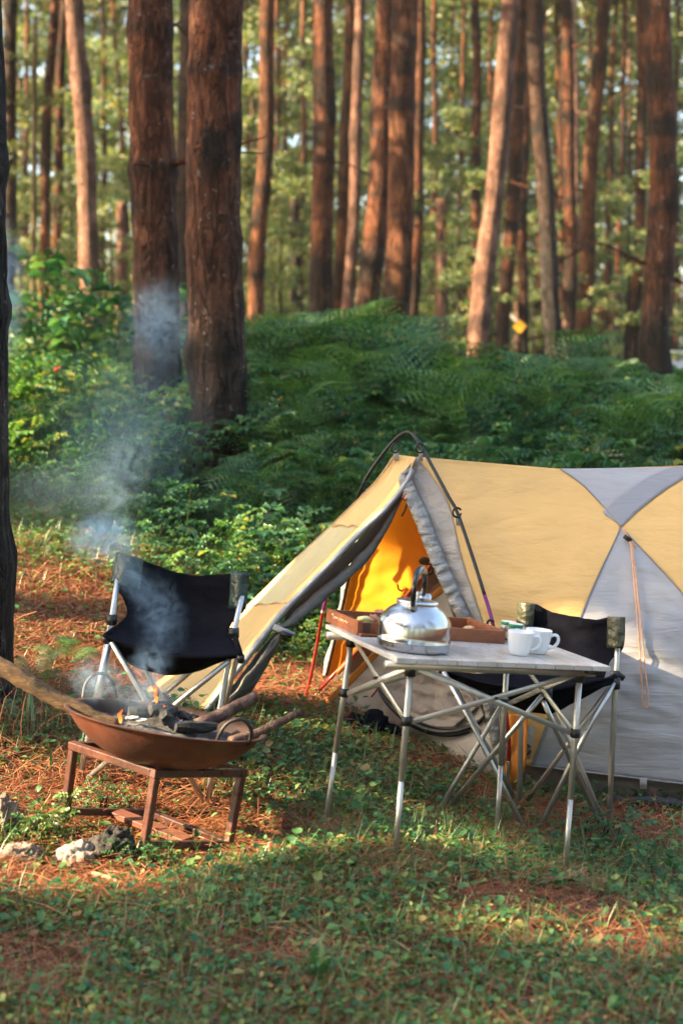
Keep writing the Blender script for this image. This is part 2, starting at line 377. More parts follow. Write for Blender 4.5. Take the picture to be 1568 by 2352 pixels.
def trunk_mesh(base, lean, r0, H, seed, n=18, dz=.16, fine=False, stub=6, hz=None, taper=.55, wob=.03, flare=.35):
    """base: foot; lean: metres sideways (x, y) per metre of height; returns MB in world coordinates"""
    r2 = random.Random(seed); mb = MB()
    knots = []; z = r2.uniform(.5, 1.2)
    while z < H: knots.append((z, r2.uniform(.06, .20), r2.uniform(.05, .10))); z += r2.uniform(.55, 1.25)
    bumps = [(r2.uniform(.4, min(H, 7)), r2.uniform(0, 6.28), r2.uniform(.10, .24), r2.uniform(.08, .16)) for _ in range(14 if not fine else 22)]
    zs = []; z = 0.0; top = hz or H
    while z < top: zs.append(z); z += dz if z < 7.5 else .7
    zs.append(top); so = Vector((seed * 1.3, seed * .7, 0)); ph = r2.uniform(0, 6)
    V, Fc, kat = [], [], []
    for z in zs:
        r = r0 * (1 - (1 - taper) * min(1, z / 14)) * (1 + flare * math.exp(-z * 4))
        cx = base.x + lean[0] * z + wob * (math.sin(z * .8 + ph) + .5 * math.sin(z * 1.9 + ph * 2)) * min(1, z) ; cyy = base.y + lean[1] * z + wob * .6 * math.sin(z * .7 + ph * 1.7)
        kk = sum(a * math.exp(-((z - kz) / w) ** 2) for kz, a, w in knots)
        for k in range(n):
            a = 2 * math.pi * k / n; d = Vector((math.cos(a), math.sin(a), z * .5))
            q = 1 + .05 * mnoise.noise(d * 1.6 + so) + kk * (.55 + .9 * max(0, mnoise.noise(Vector((d.x * 2, d.y * 2, z * 2)) + so)))
            ka = min(1, kk * (2.6 if fine else 5.0))
            for bz, ba, bw, bh in bumps:
                da = math.sin((a - ba) / 2) * 2
                e = ((z - bz) / bw) ** 2 + (da * r0 / bw) ** 2 * 1.6
                if e < 5: q += bh * math.exp(-e); ka = max(ka, .8 * math.exp(-e * .8))
            if fine:
                q += .065 * mnoise.noise(Vector((d.x * 5, d.y * 5, z * 4)) + so) + .085 * abs(mnoise.noise(Vector((d.x * 8, d.y * 8, z * 2.6)) + so)) * max(.25, 1 - z / 3)
                q += .035 * mnoise.noise(Vector((d.x * 14, d.y * 14, z * 14)) + so)
            kat.append(ka); V.append((cx + math.cos(a) * r * q, cyy + math.sin(a) * r * q, base.z + z))
    for i in range(len(zs) - 1):
        for k in range(n): Fc.append((i*n+k, i*n+(k+1)%n, (i+1)*n+(k+1)%n, (i+1)*n+k))
    Fc.append(tuple((len(zs) - 1) * n + k for k in range(n)))
    mb.add(V, Fc); mb.knot = kat
    for _ in range(stub):                                              # dead twigs left on the whorls
        kz = r2.choice(knots)[0]
        if kz > top - .3: continue
        a = r2.uniform(0, 6.28); L = r2.uniform(.15, 1.3); up = r2.uniform(-.25, .5)
        c = Vector((base.x + lean[0] * kz, base.y + lean[1] * kz, base.z + kz)); d = Vector((math.cos(a), math.sin(a), up)).normalized()
        p = [c, c + d * L * .5 + Vector((0, 0, r2.uniform(-.05, .08))), c + d * L + Vector((0, 0, r2.uniform(-.15, .15)))]
        mb.tube(p, [.018 + r0 * .05, .013, .004], 5)
        if L > .7:
            d2 = (d + Vector((r2.uniform(-.6, .6), r2.uniform(-.6, .6), r2.uniform(-.3, .4)))).normalized()
            mb.tube([p[1], p[1] + d2 * L * .45], [.010, .003], 4)
    return mb
def build_trunk(mb, mat, t):
    o = mb.build('trunk', mat, t); k = np.zeros(len(o.data.vertices), np.float32); k[:len(mb.knot)] = mb.knot
    o.data.attributes.new('knot', 'FLOAT', 'POINT').data.foreach_set('value', k); return o

def pine(label, xt, xb, rb, w, dia, mat, seed, H=13.0, crown=True, group='pine trunks in the wood', fine=False, hz=None, stub=6, wob=.03, name='pine_tree', cat='tree', cs=1.0):
    if w < 30: dia *= .8
    Y = dia * F / w
    a, b = W(xt, 0, Y), W(xb, rb, Y); lean = (a.x - b.x) / (a.z - b.z)
    x = b.x
    for _ in range(5): z0 = g(x, Y) - .12; x = b.x + lean * (z0 - b.z)
    base = Vector((x, Y, z0))
    t = thing(name, base, label, cat, group)
    n, dz = (56, .045) if fine else ((22, .12) if Y < 22 else (14, .18))
    build_trunk(trunk_mesh(base, (lean, 0), dia / 2 / (.93), H, seed, n, dz, fine, stub, hz, wob=wob), mat, t)
    if crown and hz is None:
        c = bpy.data.objects.new('crown', CROWNS[seed % 3]); link(c); c.parent = t
        s = cs * (.8 + .4 * ((seed * 37) % 10) / 10); c.scale = (s, s, s); c.rotation_euler = (0, 0, seed * 2.4)
        hb = max(8.2, min(H - 4.2, 1.2 + .235 * Y)); c.location = (lean * hb, 0, hb)
    return t
PG = 'pine trunks in the wood'
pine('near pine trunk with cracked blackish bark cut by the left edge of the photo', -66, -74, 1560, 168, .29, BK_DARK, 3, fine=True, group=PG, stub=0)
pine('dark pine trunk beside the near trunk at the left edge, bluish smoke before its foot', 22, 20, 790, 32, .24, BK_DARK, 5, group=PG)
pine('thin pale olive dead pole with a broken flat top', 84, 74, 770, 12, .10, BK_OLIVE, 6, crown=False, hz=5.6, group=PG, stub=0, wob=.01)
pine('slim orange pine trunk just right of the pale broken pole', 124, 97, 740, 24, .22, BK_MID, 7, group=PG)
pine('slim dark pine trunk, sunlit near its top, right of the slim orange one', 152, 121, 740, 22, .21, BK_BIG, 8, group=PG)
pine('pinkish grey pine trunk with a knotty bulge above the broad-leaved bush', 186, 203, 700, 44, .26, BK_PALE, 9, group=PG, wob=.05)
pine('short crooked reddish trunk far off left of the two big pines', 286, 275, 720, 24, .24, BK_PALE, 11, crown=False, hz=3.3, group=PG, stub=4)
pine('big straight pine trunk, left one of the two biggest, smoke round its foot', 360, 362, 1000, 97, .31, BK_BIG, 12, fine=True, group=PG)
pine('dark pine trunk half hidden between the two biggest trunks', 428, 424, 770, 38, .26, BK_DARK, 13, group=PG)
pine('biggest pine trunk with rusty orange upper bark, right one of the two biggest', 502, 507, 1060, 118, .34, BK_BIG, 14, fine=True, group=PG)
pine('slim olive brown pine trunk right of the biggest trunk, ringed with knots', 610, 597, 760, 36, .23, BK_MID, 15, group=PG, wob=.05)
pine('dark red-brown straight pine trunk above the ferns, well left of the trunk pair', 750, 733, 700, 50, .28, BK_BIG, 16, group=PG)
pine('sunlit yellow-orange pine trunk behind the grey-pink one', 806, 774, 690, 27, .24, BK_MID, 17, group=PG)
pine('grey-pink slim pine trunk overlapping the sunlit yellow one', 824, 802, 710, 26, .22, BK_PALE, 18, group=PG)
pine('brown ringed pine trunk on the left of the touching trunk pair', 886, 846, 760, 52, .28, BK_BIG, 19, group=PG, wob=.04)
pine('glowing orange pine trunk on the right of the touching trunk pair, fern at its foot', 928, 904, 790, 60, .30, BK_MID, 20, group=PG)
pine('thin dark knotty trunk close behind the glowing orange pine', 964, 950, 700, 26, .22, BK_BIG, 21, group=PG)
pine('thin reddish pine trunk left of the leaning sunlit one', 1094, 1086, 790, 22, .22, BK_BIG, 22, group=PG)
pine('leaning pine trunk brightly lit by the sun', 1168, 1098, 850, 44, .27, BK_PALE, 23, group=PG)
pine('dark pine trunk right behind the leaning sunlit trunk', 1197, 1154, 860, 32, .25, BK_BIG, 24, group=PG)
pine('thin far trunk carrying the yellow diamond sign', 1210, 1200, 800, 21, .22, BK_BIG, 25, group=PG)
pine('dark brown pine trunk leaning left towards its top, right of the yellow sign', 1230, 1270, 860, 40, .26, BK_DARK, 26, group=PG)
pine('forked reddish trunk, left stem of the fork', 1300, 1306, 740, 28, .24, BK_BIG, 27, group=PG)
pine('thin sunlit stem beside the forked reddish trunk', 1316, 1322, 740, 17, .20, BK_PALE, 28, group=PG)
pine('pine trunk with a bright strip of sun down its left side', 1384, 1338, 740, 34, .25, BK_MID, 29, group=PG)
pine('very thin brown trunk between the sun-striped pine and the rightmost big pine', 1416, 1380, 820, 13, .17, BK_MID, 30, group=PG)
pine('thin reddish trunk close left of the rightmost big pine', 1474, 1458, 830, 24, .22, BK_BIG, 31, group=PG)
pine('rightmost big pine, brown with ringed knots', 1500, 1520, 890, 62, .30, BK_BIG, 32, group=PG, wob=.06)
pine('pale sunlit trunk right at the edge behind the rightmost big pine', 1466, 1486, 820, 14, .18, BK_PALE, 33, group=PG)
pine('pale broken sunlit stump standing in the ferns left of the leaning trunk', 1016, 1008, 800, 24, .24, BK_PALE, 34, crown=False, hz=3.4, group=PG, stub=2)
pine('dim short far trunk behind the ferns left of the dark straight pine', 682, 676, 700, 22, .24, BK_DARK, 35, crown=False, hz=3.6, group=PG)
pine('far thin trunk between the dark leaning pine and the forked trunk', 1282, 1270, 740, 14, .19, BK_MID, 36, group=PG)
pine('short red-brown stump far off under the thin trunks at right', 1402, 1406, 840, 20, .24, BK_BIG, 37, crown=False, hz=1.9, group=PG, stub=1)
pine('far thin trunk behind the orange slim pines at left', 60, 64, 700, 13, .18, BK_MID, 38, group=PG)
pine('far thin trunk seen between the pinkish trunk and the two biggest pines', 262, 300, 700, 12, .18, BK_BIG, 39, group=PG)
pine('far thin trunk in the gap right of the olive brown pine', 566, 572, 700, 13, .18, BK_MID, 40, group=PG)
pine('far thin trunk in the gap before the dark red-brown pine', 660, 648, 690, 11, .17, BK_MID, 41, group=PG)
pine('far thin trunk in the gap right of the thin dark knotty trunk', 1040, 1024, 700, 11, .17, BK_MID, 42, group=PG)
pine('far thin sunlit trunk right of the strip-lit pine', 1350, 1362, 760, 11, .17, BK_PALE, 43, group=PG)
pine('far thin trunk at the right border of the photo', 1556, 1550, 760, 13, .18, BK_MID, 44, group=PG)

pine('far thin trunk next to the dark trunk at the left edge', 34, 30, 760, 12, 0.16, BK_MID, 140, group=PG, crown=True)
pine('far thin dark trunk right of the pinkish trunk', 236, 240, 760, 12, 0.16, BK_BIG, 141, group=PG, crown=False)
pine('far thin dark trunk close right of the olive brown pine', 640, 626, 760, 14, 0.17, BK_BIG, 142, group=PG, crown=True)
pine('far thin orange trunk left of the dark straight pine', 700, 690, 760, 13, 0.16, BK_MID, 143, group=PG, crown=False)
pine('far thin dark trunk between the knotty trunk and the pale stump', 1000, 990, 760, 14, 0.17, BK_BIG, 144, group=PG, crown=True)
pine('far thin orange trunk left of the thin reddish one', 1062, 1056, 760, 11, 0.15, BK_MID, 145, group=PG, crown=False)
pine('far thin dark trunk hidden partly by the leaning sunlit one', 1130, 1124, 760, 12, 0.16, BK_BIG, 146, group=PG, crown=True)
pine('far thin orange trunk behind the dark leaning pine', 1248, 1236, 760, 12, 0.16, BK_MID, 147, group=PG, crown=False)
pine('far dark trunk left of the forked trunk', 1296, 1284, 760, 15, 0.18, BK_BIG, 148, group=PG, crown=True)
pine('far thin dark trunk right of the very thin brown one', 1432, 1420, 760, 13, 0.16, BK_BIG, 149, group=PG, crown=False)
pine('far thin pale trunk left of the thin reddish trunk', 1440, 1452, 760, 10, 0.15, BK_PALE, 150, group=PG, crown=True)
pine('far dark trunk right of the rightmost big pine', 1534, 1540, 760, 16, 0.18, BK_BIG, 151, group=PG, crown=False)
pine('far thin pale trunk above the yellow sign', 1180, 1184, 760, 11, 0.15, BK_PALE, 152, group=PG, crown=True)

# unseen pines added at left: crowns placed to shade the camp, gapped for sun
LIT = [(215,1790,4.55,.10),(330,1905,4.35,.10),(300,1940,4.3,.10),(570,1905,4.6,.22),(650,1850,4.9,.24),(740,1790,5.2,.2),(860,1790,5.2,.2),(970,1800,5.2,.22),(1085,1850,5.0,.18),(900,1840,5.0,.12),
       (690,1405,7.3,.22),(650,1400,7.7,.22),(730,1430,7.2,.22),(680,1470,7.1,.40),(640,1540,6.6,.28),(740,1420,7.6,.4),(180,1300,7.6,.32),(110,1440,6.7,.22),(260,1480,6.3,.2),(60,1905,4.6,.14),(190,1680,4.3,.16),(260,1760,4.3,.12),
       (110,880,11.5,.35),(230,980,10.5,.2),(1500,1885,5.1,.14),(1360,1740,5.3,.10),(890,1340,6.25,.22),(850,1450,6.25,.18),
       (330,1150,9.2,.12),(1600,1880,5.0,.2)]
def shade_trees():
    S = np.array(SD); e1 = np.cross(S, [0, 0, 1]); e1 /= np.linalg.norm(e1); e2 = np.cross(e1, S)
    E = lambda p: np.array([np.dot(p, e1), np.dot(p, e2)])
    lit = [(E(np.array(W(a, b, c))), r) for a, b, c, r in LIT]
    dark = [E(np.array(W(*p))) for p in [(1150,1180,5.8),(1250,1300,5.75),(1050,1100,5.85),(1450,1450,5.6),(1350,1150,5.8),(1200,1230,5.7),(1100,1250,5.7),(1300,1400,5.6),(1500,1250,5.7),(1560,1250,5.65),(1640,1320,5.6),(1560,1140,5.75),(1540,1400,5.5),(1500,1510,5.45),(1400,1600,5.4),(1530,1640,5.35),(1480,1150,5.75),(950,1500,4.4),(1200,1500,4.4),(400,1420,5.2),(1100,1600,5.1),(1250,1640,4.95),(1100,1480,5.3),(1330,1500,5.1)]]
    pts = []
    cs = [E(np.array(p)) for p in [(-3, 2.2, .3), (-3, 12, .9), (4, 2.2, -.3), (4, 12, .6), (-3, 6, 2.2), (3, 6, 2.4), (-4, -9, 0), (4, -9, 0)]]
    lo, hi = np.min(cs, 0), np.max(cs, 0); st = .27
    for a in np.arange(lo[0], hi[0], st):
        for b in np.arange(lo[1], hi[1], st):
            q = np.array([a, b]) + rng.uniform(-.12, .12, 2)
            keep = any(np.linalg.norm(q - c) < .33 for c in dark)
            if not keep and (any(np.linalg.norm(q - c) < r + .27 for c, r in lit) or rng.random() < .035): continue
            tt = rng.uniform(11.5, 15.5); base = q[0] * e1 + q[1] * e2
            pts.append(base + S * tt)
    P = np.array(pts); gy = P[:, 1] + (P[:, 2] - .05) * (-SD.y / SD.z); gx = P[:, 0] + (P[:, 2] - .05) * (-SD.x / SD.z)
    P = P[~((gy > 2.6) & (gy < 3.9) & (abs(gx) < 2.2) & (rng.random(len(P)) < .10))]
    spots = [(-11.8, -9.0, .16), (-12.4, -6.2, .17), (-11.3, -3.2, .15), (-11.6, 0.2, .17), (-12.6, 2.6, .15), (-11.2, 4.6, .18), (-12.8, 6.9, .16), (-11.5, 9.2, .17)]
    lab = ['tall pine outside the frame at left, %s in the row from behind the camera' % w for w in ('first', 'second', 'third', 'fourth', 'fifth', 'sixth', 'seventh', 'eighth')]
    own = np.argmin(np.stack([np.hypot(P[:, 0] - s[0], P[:, 1] - s[1] - (0)) for s in spots], 1), 1)
    for i, (x, y, r) in enumerate(spots):
        base = Vector((x, y, g(x, y) - .1)); t = thing('pine_tree', base, lab[i], 'tree', 'pines left of the frame')
        build_trunk(trunk_mesh(base, (0, 0), r, 13, 60 + i, 12, .25), BK_MID, t)
        Q = P[own == i]
        V, Fc = leaf_cloud(Q, np.full(len(Q), .23), 115, .16, .9)
        mb = MB()
        for q in Q[::2]:
            h = max(3, q[2] - base.z - .6); mb.tube([base + Vector((0, 0, h)), Vector(q) * .5 + (base + Vector((0, 0, h))) * .5 + Vector((0, 0, .1)), Vector(q)], [.03, .02, .006], 4, False)
        tri = [tri_ for f in mb.F for tri_ in [(f[0], f[1], f[2]), (f[0], f[2], f[3])]]
        V, Fc = merge([(V, Fc), (np.array([tuple(v) for v in mb.V]), np.array(tri))])
        obj('crown', np_mesh('crown', V, Fc), NEEDLE_G, t, smooth=False)
shade_trees()

# more pines round the camp, outside the frame: they shade the wood and are what the kettle mirrors
def pine_at(x, y, r, hb, cs, seed, label, group):
    base = Vector((x, y, g(x, y) - .1)); t = thing('pine_tree', base, label, 'tree', group)
    build_trunk(trunk_mesh(base, (0, 0), r, 13, seed, 12, .25), (BK_MID, BK_BIG)[seed % 2], t)
    c = bpy.data.objects.new('crown', CROWNS[seed % 3]); link(c); c.parent = t; c.scale = (cs, cs, cs); c.rotation_euler = (0, 0, seed * 1.9); c.location = (0, 0, hb)
ORD = ['first', 'second', 'third', 'fourth', 'fifth', 'sixth', 'seventh', 'eighth', 'ninth', 'tenth', 'eleventh', 'twelfth', 'thirteenth', 'fourteenth']
for i, (x, y) in enumerate([(-6.5, 13.5), (-9.8, 12.0), (-7.8, 14.6), (-12.5, 15.5), (-9.5, 21.8), (-14, 20), (-10.8, 25), (-15.5, 26), (-12.5, 30), (-18, 32), (-6.8, 22.5), (-15, 37), (-11.5, 36), (-20, 24)]):
    pine_at(x, y, .14, 3.6 + 1.3 * (i % 3), 1.15, 90 + i, 'pine beyond the left border of the photo, %s from the camera' % ORD[i], 'pines beyond the left border')  # unseen pines added beside the wood, low crowns shading the trunks
for i, (x, y) in enumerate([(-3.2, -4.5), (-.8, -7.5), (2.2, -5.5), (4.6, -3.0), (6.5, -7.5), (-6.0, -8.0), (1.0, -11.5), (7.5, .5), (-7.5, -2.5)]):
    pine_at(x, y, .16, 3.2 + 1.2 * (i % 3), 1.0, 120 + i, 'pine standing behind the camera, %s in the row' % ORD[i], 'pines behind the camera')

# understorey trees that fill the wood between and behind the trunks
def bush_mesh(name, seed, H, Rr, nblob, leaf, n_each, z0=.6):
    r2 = np.random.default_rng(seed); C, rs = [], []
    for i in range(nblob):
        h = r2.random(); a = r2.uniform(0, 6.283); rr = Rr * math.sqrt(r2.random()) * (1 - .55 * abs(h - .4))
        C.append((rr * math.cos(a), rr * math.sin(a), z0 + (H - z0) * h)); rs.append(r2.uniform(.25, .6) * Rr * .42)
    V, Fc = leaf_cloud(np.array(C), np.array(rs), n_each, leaf, .6, -.25)
    me = np_mesh(name, V, Fc); me.materials.append(FOL_MID); return me
BUSH = [bush_mesh('crown', 30 + i, 5.6 + 1.6 * i, 1.7 + .2 * i, 34 + 8 * i, .085, 230) for i in range(3)]
STEM = MB().tube([(0, 0, -.2), (.05, .02, 1.2), (-.02, .05, 2.6), (.05, 0, 4.6)], [.06, .05, .035, .012], 8).build('trunk', BK_DARK).data
bpy.data.objects.remove(bpy.data.objects['trunk'] if bpy.data.objects['trunk'].data is STEM else [o for o in bpy.data.objects if o.data is STEM][0])
def understorey(px, Y, k, s, label):
    x = W(px, 800, Y).x; t = thing('young_tree', (x, Y, g(x, Y)), label, 'tree', 'leafy young trees between the pines'); t.scale = (s, s, s); t.rotation_euler = (0, 0, px * .7)
    for nm, me in (('trunk', STEM), ('crown', BUSH[k])):
        o = bpy.data.objects.new(nm, me); link(o); o.parent = t
GAP = ['at the left edge behind the dark trunk', 'behind the slim orange trunks at left', 'behind the pinkish grey trunk', 'left of the two biggest pines', 'behind the left one of the two biggest pines',
       'behind the biggest pine', 'in the gap right of the biggest pine', 'in the wide gap before the dark red-brown pine', 'behind the dark red-brown pine', 'behind the sunlit yellow trunk', 'behind the touching trunk pair',
       'in the wide gap right of the touching trunk pair', 'left of the leaning sunlit trunk', 'behind the leaning sunlit trunk', 'behind the yellow diamond sign', 'behind the dark leaning pine', 'behind the forked trunk', 'behind the sun-striped pine', 'between the thin trunks at right', 'behind the rightmost big pine', 'at the right edge of the wood']
for i, gp in enumerate(GAP):
    px = 20 + i * 78 + ((i * 53) % 31 - 15)
    understorey(px, 33 + (i * 7) % 12, i % 3, 1.1 + .14 * ((i * 5) % 4), 'leafy young tree filling the wood ' + gp)
TALL = ['behind the far left trunks', 'over the pinkish grey trunk', 'above the gap left of the biggest pines', 'above the gap right of the biggest pine', 'over the dark red-brown pine', 'over the touching trunk pair', 'above the gap right of the trunk pair', 'over the leaning sunlit trunk', 'over the forked trunk', 'over the sun-striped pine', 'over the rightmost big pine']
for i, gp in enumerate(TALL):
    understorey(60 + i * 148, 42 + (i * 5) % 9, (i + 1) % 3, 2.0 + .15 * (i % 3), 'tall blurred leafy tree far back ' + gp)
MIDW = [(50, 24, .62, 'close behind the slim trunks at the left edge'), (258, 22, .60, 'just left of the two biggest pines'), (648, 23, .62, 'in the gap right of the olive brown pine, nearer than the rest'), (690, 27, .75, 'just left of the dark straight pine'), (1020, 22, .62, 'behind the pale broken stump'), (1050, 27, .80, 'between the pale stump and the thin reddish trunk'), (1440, 24, .66, 'left of the thin reddish trunk at right'), (590, 30, .8, 'behind the olive brown pine')]
MIDW += [(px, 27 + (i * 3) % 5, .46 + .05 * (i % 3), 'low in the far gap ' + gp) for i, (px, gp) in enumerate([(230, 'left of the biggest pines'), (575, 'at the foot of the olive brown pine'), (625, 'right of the olive brown pine'), (668, 'around the dim short trunk'), (712, 'left of the dark straight pine'), (985, 'right of the knotty trunk'), (1035, 'right of the pale stump'), (1070, 'left of the thin reddish trunk'), (1220, 'right of the yellow sign'), (1290, 'at the foot of the forked trunk'), (1395, 'over the red-brown stump'), (1450, 'right of the red-brown stump')])]
for px, Y, s, gp in MIDW: understorey(px, Y, int(px) % 3, s, 'small young tree ' + gp)
def far_wood():
    n = 2600; C = np.column_stack([rng.uniform(-24, 24, n), rng.uniform(50, 62, n), rng.uniform(.5, 20, n)])
    V, Fc = leaf_cloud(C, rng.uniform(.7, 1.6, n), 110, .27, .7)
    o = obj('far_forest', np_mesh('far_forest', V, Fc), FOL_MID, smooth=False); tag(o, 'blurred green wood closing the view behind all trunks', 'forest', kind='stuff')
    n = 520; C = np.column_stack([rng.uniform(-26, 30, n), rng.uniform(-32, -24, n), rng.uniform(.3, 13, n)])
    C = np.vstack([C, np.column_stack([rng.uniform(22, 30, 420), rng.uniform(-24, 22, 420), rng.uniform(.3, 13, 420)])])
    V, Fc = leaf_cloud(C, rng.uniform(.8, 1.7, len(C)), 40, .5, .8)
    o = obj('far_forest', np_mesh('far_forest', V, Fc), FOL_MID, smooth=False); tag(o, 'wood all round behind the camera, mirrored in the kettle', 'forest', kind='stuff')
far_wood()

# ------------------------------------------------------------------ undergrowth on the bank
FERN = leafmat('fern_green', [(0, (.018,.080,.032)), (.45, (.045,.150,.055)), (.8, (.090,.22,.070)), (.95, (.17,.27,.075)), (1, (.26,.18,.06))], .4, .5, .04)
HERB = leafmat('herb_green', [(0, (.015,.070,.032)), (.5, (.036,.125,.054)), (.85, (.075,.19,.07)), (.97, (.17,.25,.07)), (1, (.28,.21,.05))], .4, .5, .04)
LIME = leafmat('light_herb_green', [(0, (.045,.13,.032)), (.5, (.085,.20,.045)), (.85, (.15,.27,.06)), (1, (.32,.28,.06))], .45, .4, .06)
def frond_template(np_=15, L=1.0, wid=.34, lobes=False):
    V, Fc = [], []
    def pt(s): return np.array([0, math.sin(s * 1.5) / 1.5 * L * 1.0, L * (.62 * s - .62 * s ** 2.4)])
    def add(vs, fs):
        o = len(V); V.extend(vs); Fc.extend([tuple(i + o for i in f) for f in fs])
    for i in range(10):
        a, b = pt(i / 10), pt((i + 1) / 10); w = .006 * L * (1 - i / 11); add([a + [-w, 0, 0], a + [w, 0, 0], b + [w, 0, 0], b + [-w, 0, 0]], [(0, 1, 2), (0, 2, 3)])
    for i in range(np_):
        s = .16 + .82 * (i + .5) / np_; p = pt(s); tn = pt(min(1, s + .03)) - pt(s - .03); tn /= np.linalg.norm(tn)
        l = wid * L * math.sin(min(1, (s - .08) * 1.9 + .12) * 1.57) * (1 - ((s - .2) / .85) ** 2 if s > .2 else 1); l = max(l, .02)
        bw = .042 * L * (1.15 - .6 * s)
        for sd in (-1, 1):
            d = np.array([sd, 0, -.12]) * .93 + tn * .42; d /= np.linalg.norm(d); q = tn * bw
            if not lobes:
                add([p, p + d * l * .45 + q * .55 + [0, 0, .012], p + d * l + [0, 0, -.05 * l], p + d * l * .45 - q * .55 + [0, 0, .012]], [(0, 1, 2), (0, 2, 3)])
            else:
                m = 7
                for k in range(m):
                    f = (k + .6) / m; c = p + d * l * f - np.array([0, 0, .06 * l * f * f]); ll = bw * 1.05 * (1 - f * .85); ww = l / m * .42
                    for s2 in (-1, 1):
                        e = tn * s2 * .8 + d * .45; add([c - d * ww, c + e * ll * .6 + d * ww * .3, c + e * ll, c + d * ww], [(0, 1, 2), (0, 2, 3)])
    return np.array(V), np.array(Fc)
def leaflet(c, d, n, l, w):
    d = d / np.linalg.norm(d); x = np.cross(d, n); x /= np.linalg.norm(x); z = np.cross(x, d)
    vs = [c, c + d * l * .35 + x * w * .5 + z * .1 * w, c + d * l * .7 + x * w * .36 + z * .02, c + d * l - z * .12 * l, c + d * l * .7 - x * w * .36 + z * .02, c + d * l * .35 - x * w * .5 + z * .1 * w, c + d * l * .5 - z * .08 * w]
    return vs, [(0, 1, 6), (1, 2, 6), (2, 3, 6), (3, 4, 6), (4, 5, 6), (5, 0, 6)]
def sprig_template(seed, nl=7, H=.5, leaf=.075, five=5):
    """a stem with compound leaves of pointed leaflets"""
    r2 = np.random.default_rng(seed); V, Fc = [], []
    def add(vs, fs):
        o = len(V); V.extend(vs); Fc.extend([tuple(i + o for i in f) for f in fs])
    def stick(a, b, w):
        x = np.array([w, 0, 0]); y = np.array([0, w, 0]); add([a - x, a + x, b + x * .6, b - x * .6], [(0, 1, 2), (0, 2, 3)]); add([a - y, a + y, b + y * .6, b - y * .6], [(0, 1, 2), (0, 2, 3)])
    lean = r2.normal(0, .12, 2); top = np.array([lean[0], lean[1], H]); stick(np.zeros(3), top * .5 + [0, 0, 0], .005); stick(top * .5, top, .004)
    for i in range(nl):
        h = .3 + .7 * i / max(1, nl - 1); a = i * 2.4 + r2.uniform(-.4, .4); o = top * h; L = H * .42 * (1.15 - .45 * h)
        d = np.array([math.cos(a), math.sin(a), .35 + .3 * h]); d /= np.linalg.norm(d); e = o + d * L - [0, 0, .12 * L]
        stick(o, e, .0025); sx = np.cross(d, [0, 0, 1]); sx /= np.linalg.norm(sx); nrm = np.array([0, 0, 1.0])
        dd = d * np.array([1, 1, .1])
        l0 = leaf * (.8 + .5 * r2.random())
        vs, fs = leaflet(e, dd - [0, 0, .25], nrm, l0 * 1.25, l0 * .62); add(vs, fs)
        for k in range((five - 1) // 2):
            c = o + (e - o) * (1 - .28 * (k + .35) / 1.0)
            for sd in (-1, 1):
                vs, fs = leaflet(c, sx * sd + dd * .55 - [0, 0, .22], nrm, l0, l0 * .55); add(vs, fs)
    return np.array(V), np.array(Fc)
FR = [frond_template(15, 1, .30), frond_template(18, 1, .24)]
FRL = frond_template(16, 1, .30, True)

SP = [sprig_template(i, 7 + i % 3, .5, .052 + .016 * (i % 2), 5 if i == 1 else 7) for i in range(4)]

def yaw_tilt(n, tilt, scale, yaw=None):
    yaw = rng.uniform(0, 6.283, n) if yaw is None else yaw
    d = np.column_stack([np.cos(yaw) * np.cos(tilt), np.sin(yaw) * np.cos(tilt), np.sin(tilt)])
    return frames(d, rng.normal(0, .25, n), scale)
def upright(n, scale, lean=.15):
    z = np.column_stack([rng.normal(0, lean, (n, 2)), np.ones(n)]); z /= np.linalg.norm(z, axis=1, keepdims=True)
    a = rng.uniform(0, 6.283, n); x = np.column_stack([np.cos(a), np.sin(a), np.zeros(n)]); x -= z * np.sum(x * z, 1, keepdims=True); x /= np.linalg.norm(x, axis=1, keepdims=True)
    y = np.cross(z, x); return np.stack([x, y, z], 2) * np.asarray(scale).reshape(-1, 1, 1)
# front edge of the undergrowth, as seen at the photo columns below
EDGE = np.array([(-.6, 9.1), (-.24 * 8.8, 8.9), (-1.3, 8.2), (-1.05, 7.7), (-.75, 7.45), (-.35, 7.3), (.2, 7.3), (.8, 7.2), (1.5, 7.0), (4, 6.8)])
EDGE = EDGE[np.argsort(EDGE[:, 0])]
EX = [-4, -2.3, -1.7, -1.35, -1.05, -.75, -.5, -.2, .3, 1, 4]; EYv = [9.6, 9.0, 8.7, 8.3, 7.9, 7.45, 7.2, 7.35, 7.2, 7.0, 6.9]
def edgeY(x): return np.interp(x, EX, EYv)
def pts_in(n, y0, y1, margin=1.0, edge=0.0):
    """points spread over the visible wedge of ground between distances y0 and y1, beyond the undergrowth's front edge"""
    Yv = np.sqrt(rng.uniform(y0 ** 2, y1 ** 2, n)); X = rng.uniform(-1, 1, n) * (.245 * Yv + margin)
    k = Yv > edgeY(X) + edge; return X[k], Yv[k]
def place(X, Yv, dz=0): return np.column_stack([X, Yv, gnp(np.column_stack([X, Yv])) + dz])

